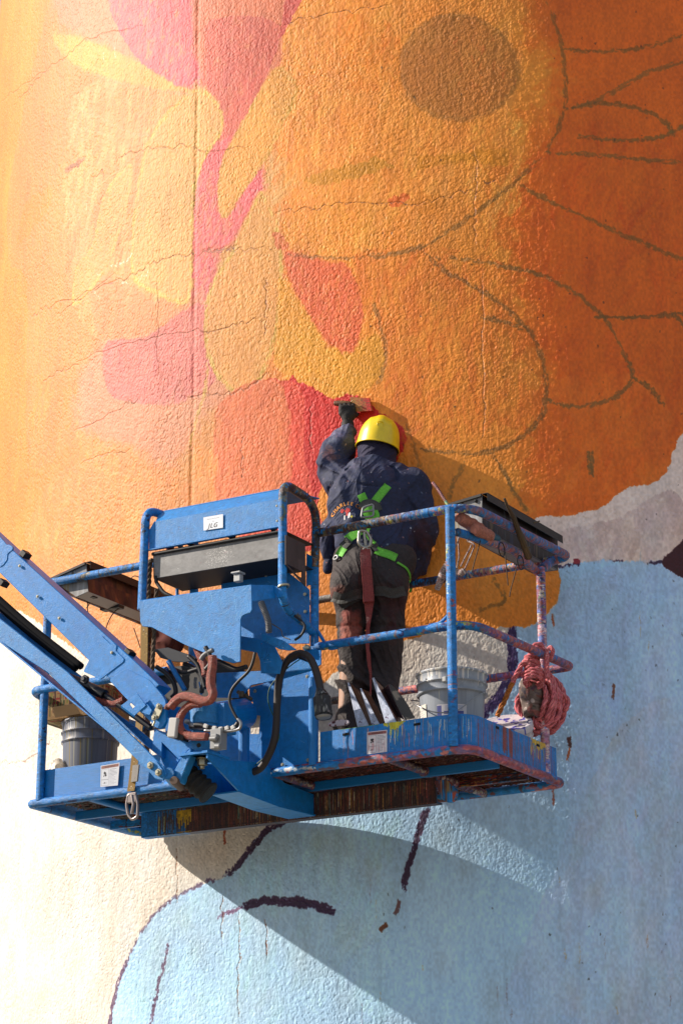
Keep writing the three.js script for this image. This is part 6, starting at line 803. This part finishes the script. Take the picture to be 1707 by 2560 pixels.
// troughs hung on the end rails
function trough(name, label, endPts, dv, colors, extra) {
  const base = endPts[0], t = thing(name, label, 'trough', base, 'metal troughs on the end rails'), [a, b, c, d] = endPts, S = (p, v, e = [0, 0]) => [p[0] + e[0], p[1] + v, p[2] + e[1]];
  part('end_plate', plate([a, b, c, d], 0.004), colors.end, t); part('end_plate', plate([S(a, dv), S(b, dv), S(c, dv), S(d, dv)], 0.004), colors.side, t);
  part('side', plate([b, S(b, dv), S(c, dv), c], 0.004), colors.side, t); part('side', plate([a, S(a, dv), S(d, dv), d], 0.004), colors.side, t); part('bottom', plate([d, c, S(c, dv), S(d, dv)], 0.004), colors.bottom, t);
  const up = [0, 0.008]; part('flange', [plate([S(b, -0.004), S(b, dv), S(b, dv, [0.03, 0]), S(b, -0.004, [0.03, 0])], 0.004), plate([S(b, -0.004, [0.03, 0]), S(b, dv, [0.03, 0]), S(b, dv, [0.03, -0.035]), S(b, -0.004, [0.03, -0.035])], 0.003), plate([S(a, -0.012, [0, 0.002]), S(b, -0.012, [0, 0.002]), S(b, -0.012, [0, -0.012]), S(a, -0.012, [0, -0.012])], 0.01)], colors.lip, t);
  return t;
}
const tBlack = std({ map: railTex([[0, 1, 0.05, DIRT]], 512, 64, [34, 22, 20]), roughness: 0.5 }), tGrey = std({ map: railTex([[0, 1, 0.08, DIRT]], 512, 64, [132, 132, 132]), roughness: 0.5 });
const tr = trough('trough', 'black metal trough hung above the pink roller sleeves, worker-side end grey', [[2.182,0.28,1.242],[2.377,0.28,1.263],[2.374,0.28,1.095],[2.239,0.28,1.101]], 0.78, { end: tGrey, side: tBlack, bottom: tGrey, lip: std({ color: 0x141210, roughness: 0.45 }) });
part('rivet', [rod([2.348,0.272,1.233], [2.344,0.28,1.236], 0.008)], M.black, tr);
for (const pts of [[[2.448,0.36,0.993], [2.453,0.36,0.921], [2.46,0.36,0.829]], [[2.37,0.6,1.008],[2.383,0.6,1],[2.371,0.6,0.947],[2.352,0.6,0.89],[2.343,0.6,0.851]], [[2.458,0.1,0.977],[2.445,0.1,0.936],[2.425,0.1,0.877],[2.41,0.1,0.829]]]) part('tie_wire', hose(pts, 0.0028, { seg: 6 }), std({ color: 0x3a3026, roughness: 0.6, metalness: 0.4 }), tr);
for (const c of [[2.462,0.3,0.986],[2.558,0.3,0.908]]) part('tie_wire', sweep(crv([0, 1, 2, 3, 4, 5].map((i) => { const e = i / 6 * 6.283; return q([c[0], c[1] + Math.cos(e) * 0.03, c[2] + Math.sin(e) * 0.034]); }), 4, true).slice(0, -1), 0.003, { seg: 6, closed: true }), M.black, tr);
const rust = std({ map: canvasTex(512, 256, (g, w, h) => { g.fillStyle = 'rgb(96,48,30)'; g.fillRect(0, 0, w, h); specks(g, w, h, 700, [[120, 62, 34], [70, 36, 26], [60, 34, 30], [140, 80, 40]], 2, 16, 0.5); for (let i = 0; i < 14; i++) { g.fillStyle = css([170, 120, 70], 0.7); g.fillRect(rr(0, w), rr(0, 120), rr(1, 4), rr(20, 110)); } mottle(g, w, h, 0.3, 14); }), roughness: 0.75 });
const tl = trough('trough', 'rusty brown metal trough hung beside the jib arm, with a pale end plate', [[0.057,0.02,1.145],[0.278,0.02,1.195],[0.298,0.02,1.042],[0.223,0.02,1.025]], 0.84, { end: tGrey, side: rust, bottom: std({ color: 0xa8a4a0, roughness: 0.6 }), lip: std({ color: 0x2a1c16, roughness: 0.6 }) });
for (const w of [hose([[0.284,0.3,1.027],[0.253,0.3,1.012],[0.222,0.3,0.976],[0.196,0.3,0.92]], 0.003, { seg: 6 }), hose([[0.074,0.3,1.059],[0.089,0.3,1.077],[0.08,0.3,1.091],[0.083,0.3,1.023]], 0.003, { seg: 6 }), hose([[0.155,0.6,1.01],[0.177,0.6,0.958],[0.199,0.6,0.901]], 0.003, { seg: 6 }), sweep(crv([[-.027,0.8,1.351],[-.002,0.8,1.368],[0.032,0.8,1.356],[0.045,0.8,1.325]].map(q), 6), 0.003, { seg: 6 })]) part('tie_wire', w, std({ color: 0x4a3424, roughness: 0.7 }), tl);
part('cross_bar', box([0.236,0.3,1.035], [0.12, 0.02, 0.05]), M.black, tl); part('cross_bar', box([0.233,0.1,1.04], [0.1, 0.014, 0.04]), M.black, tl);
// fluffy roller sleeves lying on the lower end rail
function sleeve(label, a, b, r) {
  const t = thing('roller_sleeve', label, 'paint roller sleeve', a), A = q(a), B = q(b), g = sweep(crv([A, A.clone().lerp(B, 0.33), A.clone().lerp(B, 0.66), B], 12), (w) => r * (1 - 0.12 * Math.pow(Math.abs(2 * w - 1), 8)), { seg: 28, bump: 0.26, bumpScale: 70 });
  part('pile', g, std({ map: canvasTex(256, 128, (c, w, h) => { c.fillStyle = 'rgb(216,140,118)'; c.fillRect(0, 0, w, h); specks(c, w, h, 500, [[232, 166, 146], [196, 112, 96], [226, 150, 130]], 1, 4, 0.6); mottle(c, w, h, 0.2, 5); }), roughness: 0.95, bumpMap: fineBump, bumpScale: 0.004 }), t);
  return [t, A, B];
}
sleeve('fluffy pink roller sleeve lying on top, touching the corner post', [2.381,0.04,1.084], [2.411,0.2,1.061], 0.029);
{ const [t, A, B] = sleeve('fluffy pink roller sleeve underneath, with a teal end', [2.441,0.08,1.029], [2.427,0.26,1.045], 0.027); const d = B.clone().sub(A).normalize(); part('core', sweep([B.clone().addScaledVector(d, -0.01), B.clone().addScaledVector(d, 0.07)], 0.021, { seg: 16 }), std({ color: 0x2c5a6c, roughness: 0.5 }), t); }
const st1 = thing('paint_stick', 'thin pink-stained stick poking up from the black trough', 'stick', [2.292,0.1,1.179]);
part('shaft', sweep(crv([[2.296,0.1,1.169],[2.275,0.1,1.204],[2.237,0.1,1.267],[2.214,0.1,1.298]].map(q), 4), 0.0075, { seg: 8 }), railMat([[0, 0.2, 2, [[190, 180, 90], [80, 150, 130]]], [0.2, 1, 1, [[150, 90, 90], [110, 50, 60]]]], [150, 96, 96], 256), st1);
const st2 = thing('wood_strip', 'splintered wooden strip leaning against the side of the black trough', 'wood strip', [2.5,0.499,0.993]);
{ const P = [[2.5,0.264,1.218],[2.5,0.294,1.189],[2.5,0.357,1.147],[2.5,0.397,1.105],[2.5,0.428,1.066],[2.5,0.459,1.03],[2.5,0.503,0.994]].map(q); part('strip', sweep(crv(P, 5), (w) => 0.006 + 0.014 * w, { seg: 7, bump: 0.5, bumpScale: 26 }), std({ map: canvasTex(256, 64, (g, w, h) => { g.fillStyle = 'rgb(74,58,42)'; g.fillRect(0, 0, w, h); for (let i = 0; i < 60; i++) { g.fillStyle = css(vary([110, 90, 60], 24), 0.6); g.fillRect(rr(0, w), rr(0, h), rr(20, 90), rr(1, 3)); } }), roughness: 0.9 }), st2); part('splinter', [sweep([q([2.5,0.459,1.03]), q([2.5,0.51,1.046])], 0.004), sweep([q([2.52,0.523,1.167]), q([2.52,0.58,1.191])], 0.0035)], std({ color: 0x5a4a34, roughness: 0.9 }), st2); }
// tools hanging by wires behind the corner post
const paleCr = railMat([[0, 1, 1.6, [[200, 190, 184], [150, 120, 110], [90, 80, 76], [180, 130, 120]]]], [176, 166, 156], 256);
function hanging(label, grip, rods) { const t = thing('paint_roller', label, 'paint roller', grip[0], 'paint rollers hanging behind the corner post'); part('grip', sweep(crv(grip.map(q), 6), (w) => 0.012 + 0.006 * Math.sin(w * 3.14), { seg: 10, bump: 0.3 }), paleCr, t); part('frame_rod', rods.map((r) => tube(r, 0.0042, { rad: 0.012, seg: 6 })), paleCr, t); return t; }
hanging('roller frame with a thick pale grip, hanging just beside the corner post', [[2.217,0.12,0.784],[2.233,0.12,0.819],[2.25,0.12,0.855],[2.27,0.12,0.899]], [[[2.272,0.12,0.903],[2.299,0.12,0.945],[2.334,0.12,1.002],[2.341,0.12,1.048]], [[2.281,0.12,0.905],[2.279,0.12,0.913],[2.264,0.12,0.908]]]);
hanging('roller frame hanging lower, its short grip half hidden by the post', [[2.227,0.2,0.813],[2.238,0.2,0.835],[2.253,0.2,0.864],[2.279,0.2,0.899]], [[[2.279,0.2,0.899],[2.293,0.2,0.952],[2.29,0.2,1.015],[2.282,0.2,1.064],[2.325,0.2,1.041],[2.342,0.2,1.023]]]);
hanging('pair of thin bent roller rods hanging from the lower end rail', [[2.27,0.24,0.875],[2.283,0.24,0.885],[2.3,0.24,0.898]], [[[2.296,0.24,0.895],[2.323,0.24,0.946],[2.354,0.24,1.004],[2.346,0.24,1.017],[2.316,0.24,1.036]], [[2.279,0.24,0.917],[2.302,0.24,0.957],[2.332,0.24,1.003],[2.337,0.24,1.014]], [[2.28,0.24,1.063],[2.297,0.24,1.057],[2.302,0.24,1.084]]]);
// bent sheet-metal pans at the worker's feet
const panW = std({ map: canvasTex(256, 256, (g, w, h) => { g.fillStyle = 'rgb(196,206,226)'; g.fillRect(0, 0, w, h); for (let i = 0; i < 26; i++) { g.fillStyle = css([40, 40, 70], rr(0.3, 0.8)); g.fillRect(rr(0, w), rr(0, h), rr(2, 26), rr(1, 4)); } specks(g, w, h, 70, [[60, 40, 60], [140, 40, 50], [210, 214, 222]], 1, 7); mottle(g, w, h, 0.2, 14); }, { repeat: [4, 4] }), roughness: 0.35, metalness: 0.1 });  // pale edge: sky reflection put into the colour, along with paint marks
const panD = std({ map: canvasTex(256, 256, (g, w, h) => { g.fillStyle = 'rgb(52,44,44)'; g.fillRect(0, 0, w, h); specks(g, w, h, 160, [[90, 70, 50], [150, 150, 160], [60, 36, 36], [30, 28, 30]], 1, 9, 0.6); mottle(g, w, h, 0.3, 20); }, { repeat: [4, 4] }), roughness: 0.35, metalness: 0.5 });
const panB = std({ color: 0x5a3a32, roughness: 0.4, metalness: 0.4 });
const ext = (p, k) => p; 
for (const [lab, edge, face, dark, v] of [
  ['bent metal pan with a broad bright edge, standing by the left leg', [[1.732,0.13,0.413],[1.741,0.13,0.413],[1.85,0.13,0.188],[1.787,0.13,0.191]], [[1.741,0.13,0.413], [1.761,0.2,0.383],[1.832,0.2,0.212], [1.85,0.13,0.188]], panD],
  ['narrow dark metal pan between the two bright-edged pans', [[1.788,0.15,0.382],[1.795,0.15,0.383],[1.897,0.15,0.194],[1.853,0.15,0.195]], [[1.795,0.15,0.383], [1.798,0.21,0.379],[1.896,0.21,0.215], [1.897,0.15,0.194]], panD],
  ['tallest bent metal pan, its bright edge flecked with red', [[1.877,0.11,0.411],[1.887,0.11,0.413],[2.006,0.11,0.186],[1.946,0.11,0.189]], [[1.887,0.11,0.413], [1.874,0.2,0.384],[1.984,0.2,0.215], [2.006,0.11,0.186]], panB]]) { const t = thing('metal_pan', lab, 'metal pan', [edge[0][0], edge[0][1], 0.04], 'bent metal pans at the feet'); part('edge', plate(edge, 0.003), panW, t); part('face', plate(face, 0.003), dark, t); }
{ const t = thing('metal_pan', 'curved grey metal pan beside the bucket', 'metal pan', [[2.008,0.16,0.229][0], 0.16, 0.04], 'bent metal pans at the feet'); part('face', plate([[1.95,0.14,0.379],[1.959,0.14,0.376],[1.997,0.14,0.339],[2.029,0.14,0.297],[2.055,0.14,0.256],[2.084,0.14,0.203],[2.033,0.14,0.201],[1.996,0.14,0.26],[1.968,0.14,0.317]], 0.004), std({ color: 0x4a4846, roughness: 0.35, metalness: 0.6 }), t); part('inner_face', plate([[1.946,0.145,0.379], [1.875,0.2,0.375],[1.933,0.2,0.25], [2.025,0.145,0.204],[1.965,0.145,0.318]], 0.003), std({ color: 0x6a5a64, roughness: 0.25, metalness: 0.6 }), t); }
const brd = thing('splattered_board', 'white board spattered dark red, lying along the toe board below the left leg', 'board', [1.729,0.05,0.203]); part('board', plate([[1.679,0.04,0.203],[1.701,0.04,0.215],[1.756,0.04,0.216],[1.79,0.04,0.21],[1.794,0.04,0.197],[1.78,0.04,0.187],[1.694,0.04,0.191]], 0.012, { rad: 0.006 }), std({ map: canvasTex(256, 128, (g, w, h) => { g.fillStyle = 'rgb(196,186,196)'; g.fillRect(0, 0, w, h); for (let i = 0; i < 40; i++) { g.fillStyle = css(vary([84, 26, 32], 14), 0.9); blob2(g, rr(0, w), rr(0, h), rr(3, 14)); } }, { repeat: [6, 6] }), roughness: 0.5 }), brd);

// left bay: grey bucket with a cardboard box on it, a plastic bag, straps and ropes
const lb = [0.165,0.25,0.439], lbb = [lb[0], lb[1], 0.036], lbk = thing('bucket', 'paint-streaked dark grey bucket under the cardboard box', 'bucket', lbb);
bucketParts(lbk, lbb, 0.128, 0.14, 0.4, std({ map: streaked([100, 105, 118], [[90, 90, 92], [160, 156, 140], [70, 86, 116], [120, 100, 50], [180, 180, 180]], 220, 240, { top: 0.8 }), roughness: 0.45 }));
part('pail_label', plate([[lbb[0] - 0.03, lbb[1] - 0.139, 0.09], [lbb[0] + 0.02, lbb[1] - 0.139, 0.09], [lbb[0] + 0.02, lbb[1] - 0.143, 0.19], [lbb[0] - 0.03, lbb[1] - 0.143, 0.19]], 0.002, { bevel: 0 }), M.white, lbk);
const cbx = thing('cardboard_box', 'paint-splashed cardboard box resting on the streaked bucket behind the jib link', 'box', [lbb[0] - 0.03, lbb[1], 0.44]);
{
  const cardTex = canvasTex(512, 256, (g, w, h) => { g.fillStyle = 'rgb(150,116,72)'; g.fillRect(0, 0, w, h); for (let i = 0; i < 26; i++) { g.fillStyle = css(vary([150, 24, 28], 16), 0.9); g.fillRect(rr(60, 330), rr(20, 120), rr(20, 90), rr(6, 20)); } for (let i = 0; i < 60; i++) { g.fillStyle = css(vary([[110, 110, 40], [60, 70, 34], [196, 180, 140], [70, 40, 30]][Math.floor(rnd() * 4)], 12), 0.85); g.fillRect(rr(0, 300), rr(0, 120), rr(4, 14), rr(20, 130)); } specks(g, w, h, 120, [[206, 190, 150], [60, 40, 30]], 1, 4); mottle(g, w, h, 0.16, 20); });
  const c = [lbb[0] - 0.045, lbb[1], 0.526], m = std({ map: cardTex, roughness: 0.85 }); part('carton', box(c, [0.36, 0.165, 0.28], [0.03, 0.12, 0.02], 0.004), m, cbx); part('flap', plate([[c[0] - 0.06, c[1] - 0.16, 0.441], [c[0] + 0.1, c[1] - 0.16, 0.446], [c[0] + 0.09, c[1] - 0.2, 0.486], [c[0] - 0.05, c[1] - 0.19, 0.491]], 0.004), std({ color: new THREE.Color(0.45, 0.3, 0.16), roughness: 0.85 }), cbx);
}
const bagB = [0.072,0.12,0.234], bag = thing('plastic_bag', 'crumpled clear plastic bag beside the bucket that carries the cardboard box', 'bag', [bagB[0], bagB[1], 0.04]);
part('film', netMesh((x, y, z) => { const d = ell([0, 0.09, 0], [0.05, 0.1, 0.04])(x, y, z); return d - 0.03 * (ridge(vn3(x * 22, y * 16, z * 22)) - 0.5); }, [-0.1, 0, -0.1], [0.1, 0.24, 0.1], 0.006, 0.3).translate(...q([bagB[0], bagB[1], 0.04]).toArray()), new THREE.MeshPhysicalMaterial({ color: 0xe6dccb, roughness: 0.3, transmission: 0.5, thickness: 0 }), bag);
const strapM = std({ map: streaked([136, 104, 34], [[70, 50, 30], [170, 140, 60], [100, 60, 40], [190, 180, 160]], 120, 120), roughness: 0.7 });
const tds = thing('strap', 'worn yellow webbing strap with a snap hook, hanging in front of the floor rail', 'strap', [0.643,-.03,0.135]);
const vS = (pts, w, th = 0.004) => { const P = crv(pts.map(q), 8), gs = ribbonV(P, w, th); return gs; };
function ribbonV(P, w, th) { return flatStrap(P.map((p) => [[p.x - w / 2, p.y, p.z], [p.x + w / 2, p.y, p.z]]), th / 2); }
part('webbing', vS([[0.645,0.02,0.848],[0.647,0.02,0.77],[0.649,0.02,0.655],[0.647,0.02,0.579], [0.662,-.03,0.245],[0.646,-.03,0.135],[0.638,-.03,0.061],[0.629,-.03,-.008]], 0.042), strapM, tds);
part('webbing_pad', vS([[0.66,-.035,0.114],[0.652,-.035,0.034]], 0.036, 0.01), std({ map: streaked([150, 146, 140], [[60, 60, 70], [120, 90, 60], [90, 130, 120]], 80, 100), roughness: 0.7 }), tds);
part('snap_hook', [sweep(fil([[0.63,-.05,-.027],[0.62,-.05,-.075],[0.631,-.05,-.125],[0.655,-.05,-.152],[0.686,-.05,-.14],[0.687,-.05,-.082],[0.674,-.05,-.035]].map(q), 0.012, 5, true), 0.0075, { closed: true }), sweep([[0.653,-.052,-.033],[0.663,-.052,-.08],[0.654,-.052,-.122]].map(q), 0.009), box([0.652,-.05,-.045], [0.05, 0.05, 0.012])], std({ map: streaked([150, 140, 136], [[110, 60, 56], [70, 60, 60], [190, 186, 180]], 60, 60), roughness: 0.35, metalness: 0.7 }), tds);
const tw = thing('rope', 'thin brown twisted rope hanging between the left hoop and the console', 'rope', [0.776,-.12,1.102]); part('strand', rope(crv([[0.788,-.12,1.094],[0.773,-.12,1.084],[0.769,-.12,1.026],[0.768,-.12,0.962],[0.767,-.12,0.886]].map(q), 8), 0.0125, 70), brownR, tw); part('strand', rope(crv([[0.766,-.05,0.967],[0.764,-.05,0.929],[0.764,-.05,0.891],[0.758,-.05,0.802],[0.754,-.05,0.675],[0.75,-.05,0.562]].map(q), 8), 0.0115, 70), brownR, tw);
const rd = thing('rag', 'dark red rag hanging behind the console', 'rag', [0.655,0.2,0.765]);
part('cloth', netMesh((x, y, z) => { const d = ell([0, 0, 0], [0.075, 0.07, 0.04])(x, y, z); return d - 0.05 * (ridge(vn3(x * 16, y * 12, z * 16)) - 0.5); }, [-0.14, -0.13, -0.1], [0.14, 0.13, 0.1], 0.006, 0.3).translate(...q([0.659,0.2,0.784]).toArray()), std({ color: 0x5a2418, roughness: 0.9 }), rd);
renderer.render(scene, camera);
